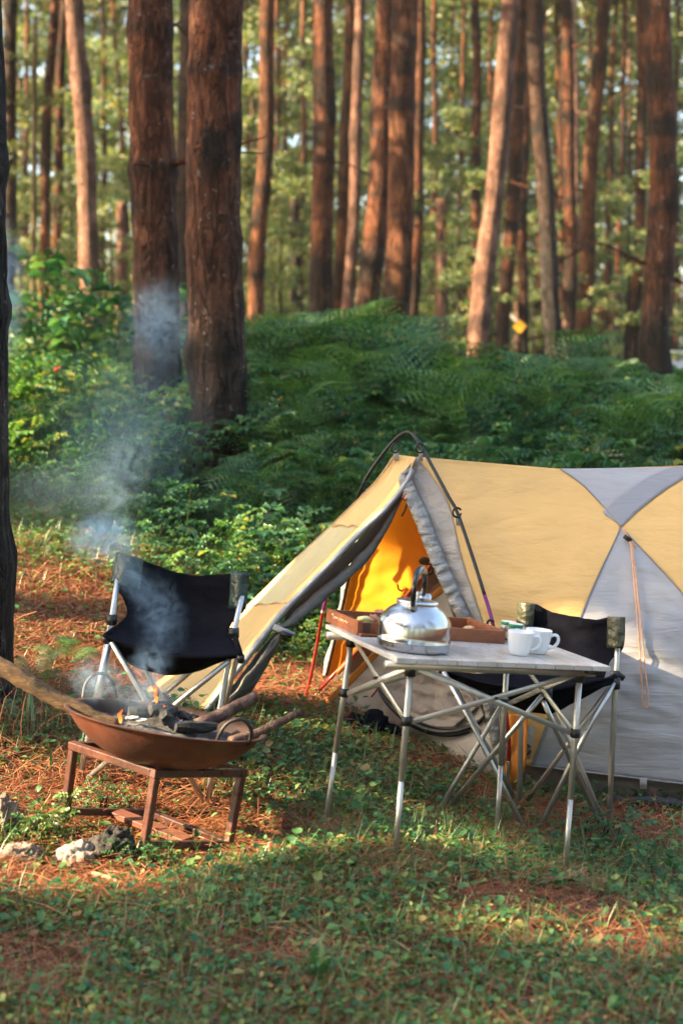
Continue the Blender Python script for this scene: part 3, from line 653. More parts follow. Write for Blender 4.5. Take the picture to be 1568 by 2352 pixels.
def undergrowth():
    parts = []
    # ferns: plants of several fronds
    X, Yv = pts_in(2600, 7.4, 19, 1.2, .5)
    X = np.concatenate([X, rng.uniform(-.8, 1.4, 330)]); Yv = np.concatenate([Yv, rng.uniform(10.2, 14.5, 330)]); big = np.arange(len(X)) >= len(X) - 330
    keep = ~((X < -.11 * Yv) & (rng.random(len(X)) < .65)) & ~((abs(X + .8) < .42) & (Yv < 9.6)) & ~((abs(X + 1.3) < .4) & (Yv < 10.6)); X, Yv, big = X[keep], Yv[keep], big[keep]
    B = place(X, Yv); nf = 7; Bn = np.repeat(B, nf, 0) + rng.normal(0, .03, (len(B) * nf, 3)) * [1, 1, 0]
    sc_ = np.repeat(rng.uniform(.5, 1.0, len(B)), nf) * rng.uniform(.75, 1.1, len(Bn)); sc_ *= np.interp(Bn[:, 1], [8, 12], [.85, 1.1]) * np.where(np.repeat(big, nf), np.interp(Bn[:, 0], [.4, 1.2], [1.15, .8]), .9)
    sc_ *= np.where((Bn[:, 0] / Bn[:, 1] > .05) & (Bn[:, 1] < 15), .72, 1.0)
    til = rng.uniform(.25, 1.0, len(Bn)); k = rng.random(len(Bn)) < .5
    for sel, T in ((k, FR[0]), (~k, FR[1])): parts.append(scatter(T[0], T[1], yaw_tilt(sel.sum(), til[sel], sc_[sel]), Bn[sel]))
    n = 900; X = rng.uniform(-.95, 2.9, n); Yv = rng.uniform(10.8, 14.8, n); k = ~((abs(X + .8) < .35) & (Yv < 9.6)) & (vnoise(np.column_stack([X, Yv]), 1.5, 9) > np.where(X > .7, .62, .5)); P = place(X[k], Yv[k]); n = len(P)
    parts.append(scatter(FRL[0], FRL[1], yaw_tilt(n, rng.uniform(.75, 1.35, n), (.45 + 1.0 * vnoise(P[:, :2], 2.6, 5)) * rng.uniform(.8, 1.2, n) * np.where(P[:, 0] / P[:, 1] < .055, 1.12, .8)), P))
    X, Yv = pts_in(420, 8.3, 11.8, .5, .25); k = (X > -.55) & (X < 2.9); P = place(X[k], Yv[k]); P = np.repeat(P, 5, 0) + rng.normal(0, .03, (k.sum() * 5, 3)) * [1, 1, 0]; n = len(P)
    sz = rng.uniform(.55, .95, n) * np.where(P[:, 0] / P[:, 1] > .05, .85, 1.0)
    parts.append(scatter(FRL[0], FRL[1], yaw_tilt(n, rng.uniform(.35, 1.15, n), sz), P))
    V, Fc = merge(parts); o = obj('fern_undergrowth', np_mesh('fern_undergrowth', V, Fc), FERN, smooth=False)
    tag(o, 'dense dark green bracken covering the bank behind the tent', 'undergrowth', kind='stuff')
    parts = []
    X, Yv = pts_in(6200, 7.1, 13, .8, -.15); k = ((X < -.35) & (Yv < 9.6) & (rng.random(len(X)) < .85)) | (Yv < edgeY(X) + .5) | (rng.random(len(X)) < .14); X, Yv = X[k], Yv[k]
    clr = np.maximum(np.exp(-(((X + .74) / .30) ** 2 + ((Yv - 8.5) / 1.1) ** 2) ** 2), np.exp(-(((X + 1.28) / .30) ** 2 + ((Yv - 9.8) / .7) ** 2) ** 2))
    B = place(X, Yv, -.02); s = (1 - .82 * clr) * rng.uniform(.55, 1.35, len(B)) * np.interp(Yv - edgeY(X), [-.15, .1, .9], [.25, .45, 1.0]); ti = rng.integers(0, 4, len(B))
    lime = ((X < -.10 * Yv) & (Yv > 9.2)) & (vnoise(B[:, :2], .8, 3) > .25)
    for i in range(4):
        sel = (ti == i) & ~lime; parts.append(scatter(SP[i][0], SP[i][1], upright(sel.sum(), s[sel]), B[sel]))
    V, Fc = merge(parts); o = obj('leafy_undergrowth', np_mesh('leafy_undergrowth', V, Fc), HERB, smooth=False)
    tag(o, 'mass of pointed bramble-like leaves along the foot of the bank', 'undergrowth', kind='stuff')
    parts = [scatter(SP[i][0], SP[i][1], upright(((ti == i) & lime).sum(), s[(ti == i) & lime]), B[(ti == i) & lime]) for i in range(4)]
    X, Yv = pts_in(1500, 9.3, 15, .6, .3); k = X < -.09 * Yv; X, Yv = X[k], Yv[k]; B = place(X, Yv)
    parts.append(scatter(SP[1][0], SP[1][1], upright(len(B), rng.uniform(.7, 1.3, len(B))), B))
    n = 150; X = rng.uniform(-.62, .08, n); Yv = rng.uniform(6.75, 7.7, n); B = place(X, Yv, -.01); parts.append(scatter(SP[0][0], SP[0][1], upright(n, rng.uniform(.22, .6, n) * np.interp(Yv, [6.7, 7.5], [.6, 1.1])), B))
    V, Fc = merge(parts); o = obj('bright_undergrowth', np_mesh('bright_undergrowth', V, Fc), LIME, smooth=False)
    tag(o, 'sunlit yellow-green weeds on the slope at the left', 'undergrowth', kind='stuff')
undergrowth()

def fern_plant(px, py, Y, n, size, label, mat, tilt=(.5, 1.2), T=FRL, yaw=None):
    b = W(px, py, Y); b.z = g(b.x, Y); t = thing('fern_plant', b, label, 'fern', 'single ferns standing out of the undergrowth')
    for i in range(n):
        a = (yaw if yaw is not None else i * 6.283 / n) + random.uniform(-.35, .35); ti = random.uniform(*tilt); s = size * random.uniform(.8, 1.1)
        Rm = frames(np.array([[math.cos(a) * math.cos(ti), math.sin(a) * math.cos(ti), math.sin(ti)]]), np.array([random.uniform(-.3, .3)]), [s])
        V, Fc = scatter(T[0], T[1], Rm, np.array([tuple(b)])); obj('frond', np_mesh('frond', V, Fc), mat, t, smooth=False)
fern_plant(1300, 1060, 9.2, 4, 1.0, 'tall upright light green fern rising behind the tent roof', LIME, (.85, 1.2), yaw=.6)
fern_plant(925, 850, 13.0, 5, 1.5, 'tall dark fern in front of the glowing orange trunk', FERN, (1.1, 1.4))
fern_plant(1350, 880, 13.0, 5, 1.35, 'tall dark fern right of the yellow sign', FERN, (1.1, 1.4))
fern_plant(640, 900, 10.6, 6, 1.0, 'arching fern just right of the biggest trunk', FERN, (.4, .9))
fern_plant(860, 1000, 9.8, 6, .9, 'arching fern in the middle of the bank above the tent peak', FERN, (.4, .9))
fern_plant(1120, 960, 10.6, 6, 1.0, 'arching fern under the leaning sunlit trunk', FERN, (.4, .9))
FERN_L = leafmat('fern_light', [(0, (.035,.12,.04)), (.5, (.075,.20,.06)), (.9, (.14,.27,.075)), (1, (.24,.28,.08))], .45, .5, .04)
for q in [(715, 850, 11.0, 6, .95, 'arching bright fern under the dark straight pine'), (790, 890, 10.2, 6, .9, 'arching bright fern under the sunlit yellow trunk'), (985, 900, 10.4, 6, .95, 'arching bright fern just right of the touching trunk pair'), (1050, 960, 9.6, 6, .85, 'arching bright fern above the tent ridge, left of the upright one'),
          (1230, 950, 10.6, 6, .9, 'arching bright fern under the dark leaning pine'), (1430, 990, 9.6, 6, .9, 'arching bright fern above the grey tent roof at right'), (680, 960, 9.3, 6, .8, 'arching bright fern low beside the biggest trunk'), (1520, 960, 10.2, 6, .85, 'arching bright fern below the rightmost big pine'), (860, 800, 12.0, 6, 1.1, 'arching bright fern at the foot of the brown ringed pine')]:
    fern_plant(*q[:4], q[4] * 1.45, q[5], FERN_L, (.75, 1.25))
fern_plant(100, 1490, 5.9, 7, .30, 'small drooping fern on the needle slope near the left trunk', HERB, (.1, .8))
fern_plant(150, 1420, 6.2, 6, .26, 'small dull fern on the needle slope left of the left chair', FERN, (.1, .9))

def bush_thing(name, px, py, Y, n, size, label, mat, cat, spread=.25, leaf=0):
    b = W(px, py, Y); b.z = g(b.x, Y); t = thing(name, b, label, cat)
    P = np.array(b) + np.column_stack([rng.normal(0, spread, (n, 2)), np.zeros(n)]); P[:, 2] = gnp(P[:, :2])
    ps = []
    for i in range(4):
        sel = np.arange(n) % 4 == i
        if sel.sum(): ps.append(scatter(SP[i][0], SP[i][1], upright(sel.sum(), size * rng.uniform(.75, 1.15, sel.sum()), .25), P[sel]))
    V, Fc = merge(ps); obj('foliage', np_mesh('foliage', V, Fc), mat, t, smooth=False)
    for p in P[:5]: MB().tube([tuple(p - [0, 0, .02]), tuple(p + [.02, 0, .25 * size])], [.006, .003], 5).build('stem', BK_DARK, t)
    return t
bush_thing('broad_leaved_bush', 165, 800, 13.0, 16, 2.3, 'bush with big light green leaves below the pinkish grey trunk', HERB, 'bush', .45)
bush_thing('bramble_bush', 75, 870, 11.0, 16, 1.3, 'dark bush with two red berries at the left edge of the bank', HERB, 'bush', .35)
bush_thing('bramble_bush', 560, 1330, 7.3, 16, .75, 'pale leafy bush right above the left chair', HERB, 'bush', .17)
bush_thing('bramble_bush', 450, 1190, 8.0, 7, .75, 'tall leafy sprays in front of the biggest trunk', HERB, 'bush', .16)
bush_thing('bramble_bush', 415, 1060, 9.9, 12, .8, 'dull bluish leafy thicket between the two biggest trunks', HERB, 'bush', .35)
bush_thing('weed_plant', 690, 1450, 7.2, 18, .55, 'sunlit yellow-green plant seen through the tent porch', LIME, 'plant', .16)
bush_thing('weed_plant', 650, 1410, 7.7, 14, .8, 'second sunlit plant behind the one seen through the tent porch', LIME, 'plant', .2)
bm_ = MB()
tb = thing('red_berry', W(130, 848, 10.6), 'two small red berries on the dark bush at left', 'berry')
MB().lump(W(131, 849, 10.6), .02, .02, .02, 1, .1, 2, 2).build('berry', pmat('berry_red', (.5, .01, .01), bstr=0), tb)
MB().lump(W(138, 846, 10.6), .012, .012, .014, 2, .1, 2, 2).build('berry', bpy.data.materials['berry_red'], tb)

# ------------------------------------------------------------------ ground cover near the camera
NEEDLE_B = leafmat('fallen_needles', [(0, (.12,.036,.018)), (.35, (.24,.072,.034)), (.7, (.35,.12,.056)), (.93, (.43,.20,.095)), (1, (.48,.32,.18))], .1, .5, .05)
CLOVER = leafmat('ground_herb', [(0, (.026,.105,.045)), (.4, (.055,.17,.060)), (.7, (.105,.23,.07)), (.88, (.18,.28,.075)), (.95, (.29,.29,.10)), (1, (.33,.19,.09))], .4, .55, .03)
GRASS = leafmat('grass_green', [(0, (.05,.13,.032)), (.5, (.10,.20,.05)), (.9, (.16,.25,.07)), (1, (.26,.24,.10))], .35, .4, .06)
def cover():
    def area(n, y0=2.9, y1=9.0, m=.8):
        Yv = np.sqrt(rng.uniform(y0 ** 2, y1 ** 2, n)); X = rng.uniform(-1, 1, n) * (.245 * Yv + m); return np.column_stack([X, Yv])
    bare_spots = [W(*p) for p in ((1220, 2100, 3.95), (1100, 2120, 3.9), (1340, 2110, 3.95), (640, 1590, 6.2), (560, 1560, 6.5), (100, 1360, 7.1), (200, 1440, 6.5), (60, 1560, 5.8), (280, 1850, 4.7), (480, 1900, 4.6), (120, 1800, 4.8), (560, 1960, 4.45), (1480, 1905, 5.0), (150, 1500, 6.1), (60, 1450, 6.6), (260, 1380, 6.9), (130, 2040, 4.1), (50, 2240, 3.5), (620, 2240, 3.55), (1430, 2170, 3.7), (1340, 1862, 5.2), (1440, 1872, 5.17), (1540, 1880, 5.15), (1640, 1884, 5.15), (1000, 1770, 5.6), (880, 1700, 5.9), (1090, 1815, 5.38))]
    bare_r = [.13, .13, .13, .35, .35, .3, .35, .4, .28, .22, .3, .16, .25, .3, .25, .3, .22, .14, .1, .14, .13, .13, .13, .13, .12, .12, .10]
    def dens(xy):
        d = .70 + 1.25 * (vnoise(xy, 2.2, 1) * .5 + vnoise(xy, 5.5, 2) * .5 - .22)
        for c, r in zip(bare_spots, bare_r):
            q = ((xy[:, 0] - c.x) / (r * 1.35)) ** 2 + ((xy[:, 1] - c.y) / r) ** 2; d -= 1.0 * np.exp(-q * .9)
        return np.clip(d, .10, 1)
    # fallen needles: bent two-piece strips lying criss-cross
    nV = np.array([(-.5, -.5, 0), (.5, -.5, 0), (.5, 0, .06), (-.5, 0, .06), (.5, .5, 0), (-.5, .5, 0)], float); nF = np.array([(0, 1, 2, 3), (3, 2, 4, 5)])
    xy = area(135000); n = len(xy); L = rng.uniform(.05, .17, n); wv = rng.uniform(.0009, .0019, n) * np.interp(xy[:, 1], [3, 8], [1, 1.7]); T = np.column_stack([xy, gnp(xy) + rng.uniform(.003, .022, n) + (rng.random(n) < .2) * rng.uniform(0, .03, n)])
    yaw = rng.normal(.5, 1.2, n); ti = rng.normal(0, .22, n); Rm = yaw_tilt(n, ti, np.ones(n), yaw); Rm = Rm * np.stack([wv, L, L], 1)[:, None, :]
    V, Fc = scatter(nV, nF, Rm, T); o = obj('pine_needle_litter', np_mesh('pine_needle_litter', V, Fc), NEEDLE_B, smooth=False); tag(o, 'reddish fallen pine needles carpeting the ground', 'needles', kind='stuff')
    feet = [W(*p) for p in ((908,1950,TFY[0]),(747,1884,TFY[2]),(1296,2006,TFY[1]),(1139,1924,TFY[3]),(1015,1858,5.1),(1217,1912,4.95),(1389,1895,5.05),(1193,1838,5.25),(475,1844,4.86),(190,1782,4.97),(1155,1822,5.36))]
    # round-leaved herbs
    a = np.linspace(0, 2 * math.pi, 8)[:-1] + .2; lf = np.array([(0, 0, -.08)] + [(.5 * math.sin(q) * (1 + .1 * math.cos(2 * q)), .5 - .5 * math.cos(q), .10 * abs(math.sin(q))) for q in a]); lF = np.array([(0, 1 + i, 1 + (i + 1) % 7) for i in range(7)])
    hl = np.array([(0, 0, 0), (.36, .28, .1), (.3, .62, .09), (0, 1.05, -.08), (-.3, .62, .09), (-.36, .28, .1), (0, .5, -.02)]); hF = np.array([(0, 1, 6), (1, 2, 6), (2, 3, 6), (3, 4, 6), (4, 5, 6), (5, 0, 6)])
    xy = area(290000); xy = xy[rng.random(len(xy)) < dens(xy) * np.interp(xy[:, 1], [3, 5.5, 7.2, 9], [1, .9, .75, .6])]
    n = len(xy); h = rng.gamma(2.0, .012, n) + .005; h *= np.where(np.min(np.stack([np.hypot(xy[:, 0] - q.x, xy[:, 1] - q.y + .10) for q in feet]), 0) < .13, .35, 1); T = np.column_stack([xy, gnp(xy) + h]); s = rng.gamma(3.2, .0050, n).clip(.006, .042); 
    s *= np.interp(xy[:, 1], [3, 4.6], [.72, 1.0]); Rm = yaw_tilt(n, rng.normal(-.1, .38, n), s); k = rng.random(n) < .5
    parts = [scatter(lf, lF, Rm[k], T[k]), scatter(hl, hF, Rm[~k], T[~k])]
    st = rng.random(n) < .5; stV = np.array([(-.5, 0, 0), (.5, 0, 0), (0, 1, 0)], float); m = st.sum()
    base = T[st] + np.column_stack([rng.normal(0, .012, (m, 2)), -h[st] - .004]); d = T[st] - base; ln = np.linalg.norm(d, axis=1); Rs = frames(d) * np.stack([np.full(m, .0016), ln, ln], 1)[:, None, :]
    parts.append(scatter(stV, np.array([(0, 1, 2)]), Rs, base))
    V, Fc = merge(parts); o = obj('ground_herbs', np_mesh('ground_herbs', V, Fc), CLOVER, smooth=False); tag(o, 'low round-leaved weeds growing through the needles', 'ground cover', kind='stuff')
    xy = area(150000, 2.9, 8.8); xy = xy[rng.random(len(xy)) < dens(xy) * .75]; n = len(xy); T = np.column_stack([xy, gnp(xy) - .003])
    gV = np.array([(-.5, 0, 0), (.5, 0, 0), (.4, .5, .06), (-.4, .5, .06), (0, 1, -.04)], float); gF = np.array([(0, 1, 2), (0, 2, 3), (3, 2, 4)])
    L = rng.gamma(3, .02, n).clip(.02, .16); Rm = yaw_tilt(n, rng.uniform(.4, 1.4, n), np.ones(n)); Rm = Rm * np.stack([rng.uniform(.002, .0042, n), L, L], 1)[:, None, :]
    V, Fc = scatter(gV, gF, Rm, T); o = obj('grass', np_mesh('grass', V, Fc), GRASS, smooth=False); tag(o, 'short thin grass blades among the weeds', 'grass', kind='stuff')
cover()
def tuft(px, py, Y, n, L, w, label, mat=GRASS, spread=.04):
    b = W(px, py, Y); b.z = g(b.x, Y) - .005; t = thing('grass_tuft', b, label, 'grass tuft')
    gV = np.array([(-.5, 0, 0), (.5, 0, 0), (.45, .4, .16), (-.45, .4, .16), (.3, .75, .16), (-.3, .75, .16), (0, 1, 0)], float); gF = np.array([(0, 1, 2), (0, 2, 3), (3, 2, 4), (3, 4, 5), (5, 4, 6)])
    T = np.array(b) + np.column_stack([rng.normal(0, spread, (n, 2)), np.zeros(n)]); l = L * rng.uniform(.6, 1.2, n)
    Rm = yaw_tilt(n, rng.uniform(.5, 1.3, n), np.ones(n)) * np.stack([np.full(n, w), l, l], 1)[:, None, :]
    V, Fc = scatter(gV, gF, Rm, T); obj('blade', np_mesh('blade', V, Fc), mat, t)
tuft(60, 1650, 5.3, 9, .22, .014, 'tuft of broad grass blades at the foot of the near left trunk', HERB)
tuft(30, 1640, 5.25, 60, .22, .003, 'heap of dry brown grass round the foot of the near left trunk', NEEDLE_B, .10)
tuft(170, 1720, 5.0, 10, .2, .010, 'loose tuft of grass blades left of the iron stand', HERB)
tuft(740, 2340, 3.4, 8, .13, .02, 'upright broad blades at the bottom edge of the photo', HERB, .03)
bush_thing('weed_plant', 235, 1800, 4.75, 5, .22, 'small clump of glossy weeds under the fire bowl', HERB, 'plant', .05)
bush_thing('weed_plant', 140, 1880, 4.42, 6, .24, 'pale yellow-green weed left of the iron stand', LIME, 'plant', .05)
bush_thing('weed_plant', 350, 1965, 4.2, 6, .2, 'green weed at the front foot of the iron stand', HERB, 'plant', .05)
bush_thing('weed_plant', 1375, 1860, 4.85, 4, .3, 'green sprig climbing the rear leg of the right chair', HERB, 'plant', .03)

# ------------------------------------------------------------------ materials of the camp gear
ALU = pmat('aluminium_tube', (.42, .42, .41), (.55, .55, .54), 14, .34, .85, .08, 120, .001, rvar=.08)
ALU_DULL = pmat('aluminium_dull', (.40, .39, .36), (.52, .51, .48), 20, .42, .75, .08, 120, .001, rvar=.08)
BLACKP = pmat('black_plastic', (.004, .004, .005), (.008, .008, .009), 20, .45, 0, .1, 200, .001)
CHROME = pmat('polished_steel', (.40, .40, .41), (.48, .48, .49), 6, .17, 1.0, .03, 25, .004, rvar=.05)
CHROME2 = pmat('dented_steel', (.46, .46, .47), (.56, .56, .57), 6, .17, 1.0, .35, 34, .006, rvar=.05)
MUGW = pmat('white_porcelain', (.74, .75, .77), (.78, .79, .80), 4, .22, 0, 0, spec=.5)
RUST = pmat('rusty_iron', (.030, .011, .009), (.075, .022, .013), 7, .55, .15, .35, 90, .003, c3=(.11, .030, .013), rvar=.15)
RUST_D = pmat('rusty_iron_dark', (.018, .012, .012), (.045, .022, .018), 8, .6, .1, .35, 90, .003, c3=(.10, .036, .024), rvar=.12)
STANDM = pmat('stand_brown_paint', (.035, .017, .014), (.065, .027, .021), 11, .36, .05, .2, 120, .002, c3=(.11, .042, .029), rvar=.14)
TRAYW = pmat('tray_wood', (.115, .036, .015), (.21, .066, .025), 5, .48, 0, .25, 60, .002, (1, 5, 5), c3=(.29, .10, .038), rvar=.12)
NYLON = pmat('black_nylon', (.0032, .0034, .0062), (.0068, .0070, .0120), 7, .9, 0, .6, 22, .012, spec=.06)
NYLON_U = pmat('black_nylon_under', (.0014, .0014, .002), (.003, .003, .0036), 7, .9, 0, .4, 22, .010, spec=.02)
PVC = pmat('olive_pvc', (.040, .042, .022), (.075, .072, .040), 16, .30, 0, .9, 26, .012, spec=.6)
PVC2 = pmat('dark_green_pvc', (.010, .028, .026), (.020, .045, .040), 16, .28, 0, .9, 26, .012, spec=.4)
CHAR = pmat('charcoal', (.004, .004, .005), (.010, .010, .010), 30, .75, 0, .8, 80, .006, c3=(.055, .052, .05))
ASH = pmat('ash', (.010, .010, .011), (.040, .038, .038), 24, .95, 0, .8, 90, .006, c3=(.16, .15, .145))
LOGB = pmat('firewood_bark', (.03, .017, .013), (.08, .044, .030), 18, .85, 0, .8, 60, .008, (3, 3, 1), c3=(.21, .14, .09))
LOGR = pmat('firewood_red', (.03, .016, .013), (.075, .040, .030), 18, .85, 0, .8, 60, .008, c3=(.24, .17, .13))
LOGY = pmat('firewood_split_yellow', (.045, .022, .010), (.13, .065, .022), 10, .8, 0, .9, 40, .008, (2, 9, 9), c3=(.24, .14, .05))
YEL = (.79, .50, .18); GRY = (.38, .378, .40)
T_YEL = fabric('tent_yellow', YEL, .22, (.68, .42, .13), (2.2, 9), .55, .05, (1, 1, 3.2), (0, .45, 0))
T_YEL2 = fabric('tent_yellow_porch', (.88, .62, .26), .35, (.85, .55, .18), (3, 10), .45, .05, (3, 3, .6), (0, .8, 0))
T_GRY = fabric('tent_grey', GRY, .15, (.30, .28, .27), (2.0, 8), .42, .05, (.8, 1, 4.5), (0, .12, 0))
T_GRYD = fabric('tent_grey_band', (.27, .27, .30), .1, None, (2.0, 8), .42, .05, (.8, 1, 4.5), (0, .12, 0))
T_WARMG = fabric('tent_door_grey', (.38, .345, .315), .25, (.40, .33, .26), (5, 14), .8, .05, (1, 1, 2.2), (0, -.5, 0))
T_RUF = fabric('tent_ruffle', (.28, .275, .265), .1, None, (9, 26), 1.0, .08, (1, 1, 1.8))
T_DKG = fabric('tent_rolled_door', (.125, .125, .12), .05, None, (6, 18), 1.0, .15, (1, 1, 1))
T_PALE = fabric('tent_window_film', (.80, .71, .39), .45, (.80, .66, .32), (3, 14), .5, .06, (3.5, 3.5, .5), (0, .8, 0), .08)
T_ORG = fabric('tent_inner_orange', (.92, .40, .02), .5, (1.0, .48, .03), (1.6, 7), .25, .04, (1, 1, 1))
T_ORGS = fabric('tent_strap_orange', (.62, .22, .03), .15, (.9, .4, .05), (5, 30), .3, .05)
T_BEIGE = fabric('tent_inner_beige', (.43, .375, .315), .25, (.48, .38, .28), (3, 9), .45, .05, (1, 1, 1))
T_MESH = fabric('tent_inner_mesh', (.21, .185, .14), .3, (.30, .24, .15), (3, 9), .5, .06, (1, 1, 3))
T_BRN = fabric('tent_floor_brown', (.155, .120, .100), .1, None, (4, 9), .5, .06, (1, 1, 2))
T_FOOT = pmat('footprint_black', (.020, .019, .021), (.036, .034, .036), 8, .42, 0, .7, 20, .02, spec=.4)

# ------------------------------------------------------------------ tent
K = 1.14
def camp_tent():
    base = W(1300, 1800, 5.5); base.z = g(base.x, base.y)
    t = thing('camping_tent', base, 'yellow and grey tunnel tent with an open orange-lined porch', 'tent')
    RG = np.array([(900, 1049), (957, 1049), (1030, 1062), (1100, 1068), (1285, 1077), (1425, 1075), (1568, 1069), (1700, 1072), (1850, 1085), (2000, 1110)], float)
    HM = np.array([(900, 1770), (1165, 1750), (1218, 1758), (1300, 1768), (1400, 1780), (1568, 1800), (1750, 1820), (2000, 1840)], float)
    HY = np.array([(900, 4.85), (1165, 4.82), (1218, 4.81), (1568, 4.70), (1750, 4.67), (2000, 4.80)])
    ridge = lambda x: np.interp(x, RG[:, 0], RG[:, 1]); hem = lambda x: np.interp(x, HM[:, 0], HM[:, 1])
    def Ys(x, y):
        tt = np.clip((y - ridge(x)) / (hem(x) - ridge(x)), 0, 1.05)
        return K * (5.15 + (np.interp(x, HY[:, 0], HY[:, 1]) - 5.15) * tt - .10 * np.sin(math.pi * min(tt, 1)) - .05 * np.sin(math.pi * min(tt, 1)) * np.sin((x - 960) / 300))
    def panel(name, Lb, Rb, mat, nr=44, nc=40, dY=0.0, wrk=.006, seed=0, ysf=Ys, wd=None, thick=.0015):
        A, B = resample(Lb, nr), resample(Rb, nr); G = []
        for i in range(nr):
            row = []
            for j in range(nc):
                f = j / (nc - 1); p = A[i] + (B[i] - A[i]) * f
                y = (ysf(p[0], p[1]) if ysf else p[2]) + dY
                q = W(p[0], p[1], y); e = min(1, 6 * f, 6 * (1 - f)) * min(1, 5 * i / nr, 5 * (1 - i / nr))
                d = wd or (p[0] * .012 + p[1] * .004, p[1] * .028 - p[0] * .006)
                w = mnoise.noise(Vector((d[0] * 1.0, d[1], seed))) + .5 * mnoise.noise(Vector((d[0] * 2.4, d[1] * 2.4, seed + 5)))
                q.y += w * wrk * e; row.append(q)
            G.append(row)
        o = MB().grid(G).build(name, mat, t); return solid(o, thick)
    # near side: four coloured fields that meet at the cross point
    C = (1425, 1210)
    seamL = [(957, 1049), (1003, 1112), (1032, 1168), (1060, 1285), (1098, 1400), (1126, 1500), (1148, 1620), (1163, 1700), (1172, 1752)]
    seamM = [C, (1378, 1312), (1335, 1410), (1300, 1510), (1267, 1620), (1241, 1700), (1218, 1759)]
    seamN = [C, (1500, 1290), (1568, 1366), (1660, 1490), (1740, 1620), (1800, 1720), (1850, 1829)]
    yl = panel('yellow_side_panel', seamL, [(1285, 1077), (1335, 1112), (1385, 1163), C] + seamM[1:], T_YEL, 80, 60, seed=1)
    panel('grey_roof_panel', [(1285, 1077), (1335, 1112), (1385, 1163), C], [(1650, 1071), (1600, 1082), (1530, 1122), (1470, 1168), C], T_GRY, 34, 40, seed=2)
    panel('grey_side_panel', seamM, seamN, T_GRY, 70, 60, seed=3, wrk=.010)
    panel('yellow_end_panel', [(1650, 1071), (1600, 1082), (1530, 1122), (1470, 1168), C] + seamN[1:], [(2000, 1110), (2010, 1300), (2020, 1500), (2030, 1700), (2030, 1838)], T_YEL, 80, 40, seed=4)
    panel('seam_band', [(1650, 1070), (1600, 1081), (1530, 1121), (1470, 1167), C], [(1560, 1070), (1500, 1075), (1430, 1110), (1370, 1165), (1392, 1172)][0:0] or [(1590, 1068), (1520, 1079), (1445, 1119), (1385, 1172), (1405, 1192)], T_GRYD, 30, 10, -.004, .002, 2)
    # stitched seams
    def seam(name, P, mat, r=.0022, dY=-.004, n=50):
        Q = resample(P, n); MB().tube([W(a, b, Ys(a, b) + dY) for a, b in Q], r, 5).build(name, mat, t)
    T_SEAM = fabric('tent_seam', (.24, .22, .21), .1, None, (9, 40), .6)
    seam('seam', seamM, T_SEAM); seam('seam', seamN, T_SEAM); seam('seam', [(1285, 1077), (1335, 1112), (1385, 1163), C], T_SEAM); seam('seam', [(1640, 1072), (1600, 1082), (1530, 1122), (1470, 1168), C], T_SEAM)
    seam('hem', [(1218, 1759), (1300, 1768), (1400, 1780), (1568, 1800), (1750, 1820), (2000, 1840)], T_GRYD, .004)
    # far side and rear end, unseen from here but closing the tent
    G = []
    for x in np.linspace(957, 2000, 24):
        top = W(x, ridge(x), K * 5.15); row = []
        for s in np.linspace(0, 1, 14):
            Y = top.y + .72 * s + .16 * math.sin(math.pi * s); z = top.z + (g(top.x, top.y + .7) - top.z) * s
            row.append((top.x, Y, z))
        G.append(row)
    solid(MB().grid(G).build('yellow_far_panel', fabric('tent_yellow_far', YEL, .55, (.9, .62, .25), (2.2, 9), .5), t), .0015)
    G = []
    for s in np.linspace(0, 1, 12):
        y = 1110 + (1838 - 1110) * s; a = W(2000 + 30 * s, y, Ys(2000, y)); top = W(2000, 1110, K * 5.15); b = Vector((a.x, top.y + .72 * s + .16 * math.sin(math.pi * s), a.z))
        G.append([a + (b - a) * f + Vector((.35 * math.sin(math.pi * f) * (.4 + .6 * s), 0, 0)) for f in np.linspace(0, 1, 12)])
    solid(MB().grid(G).build('rear_panel', T_GRY, t), .0015)
    # front door half and its ruffled zip band
    R2 = [(955, 1052), (943, 1092), (982, 1180), (1022, 1282), (1060, 1372), (1087, 1432), (1117, 1525), (1141, 1630), (1158, 1752)]
    sL = [(957, 1049, 5.15 * K)] + [(a, b, Ys(a, b) - .005) for a, b in seamL[1:]]
    r3 = [(a, b, Ys(max(a, 957) + 30, b) + .02) for a, b in R2]
    panel('grey_door_panel', r3, sL, T_WARMG, 60, 20, 0, .012, 7, None, None)
    R1 = [(937, 1072), (915, 1106), (950, 1192), (990, 1294), (1029, 1382), (1058, 1440), (1088, 1532), (1112, 1636), (1135, 1756)]
    A, B = resample(R1, 150), resample(R2[0:1] + R2[1:], 150); G = []
    for i in range(150):
        row = []
        for j in range(7):
            f = j / 6; p = A[i] + (B[i] - A[i]) * f; w = mnoise.noise(Vector((i * .55, f * 1.2, 3.3)))
            row.append(W(p[0] + 2.2 * mnoise.noise(Vector((i * .4, f, 8))), p[1], Ys(max(p[0], 957) + 30, p[1]) - .004 + .016 * w - .012 * math.sin(math.pi * f)))
        G.append(row)
    solid(MB().grid(G).build('ruffled_zip_band', T_RUF, t), .002)
    # porch strip running down to the left
    U = [(907, 1043, 5.2), (872, 1095, 5.21), (838, 1132, 5.23), (762, 1206, 5.28), (700, 1264, 5.32), (640, 1322, 5.34), (568, 1392, 5.34), (480, 1472, 5.32), (400, 1540, 5.28), (305, 1606, 5.24)]
    D = [(955, 1050, 5.13), (925, 1110, 5.1), (880, 1166, 5.08), (822, 1220, 5.06), (760, 1284, 5.04), (700, 1345, 5.02), (640, 1408, 5.0), (585, 1478, 4.98), (530, 1548, 4.97), (468, 1628, 4.95)]
    sc3 = lambda P: [(a, b, c * K) for a, b, c in P]
    U, D = sc3(U), sc3(D); RU, RD = resample(U, 91), resample(D, 91)
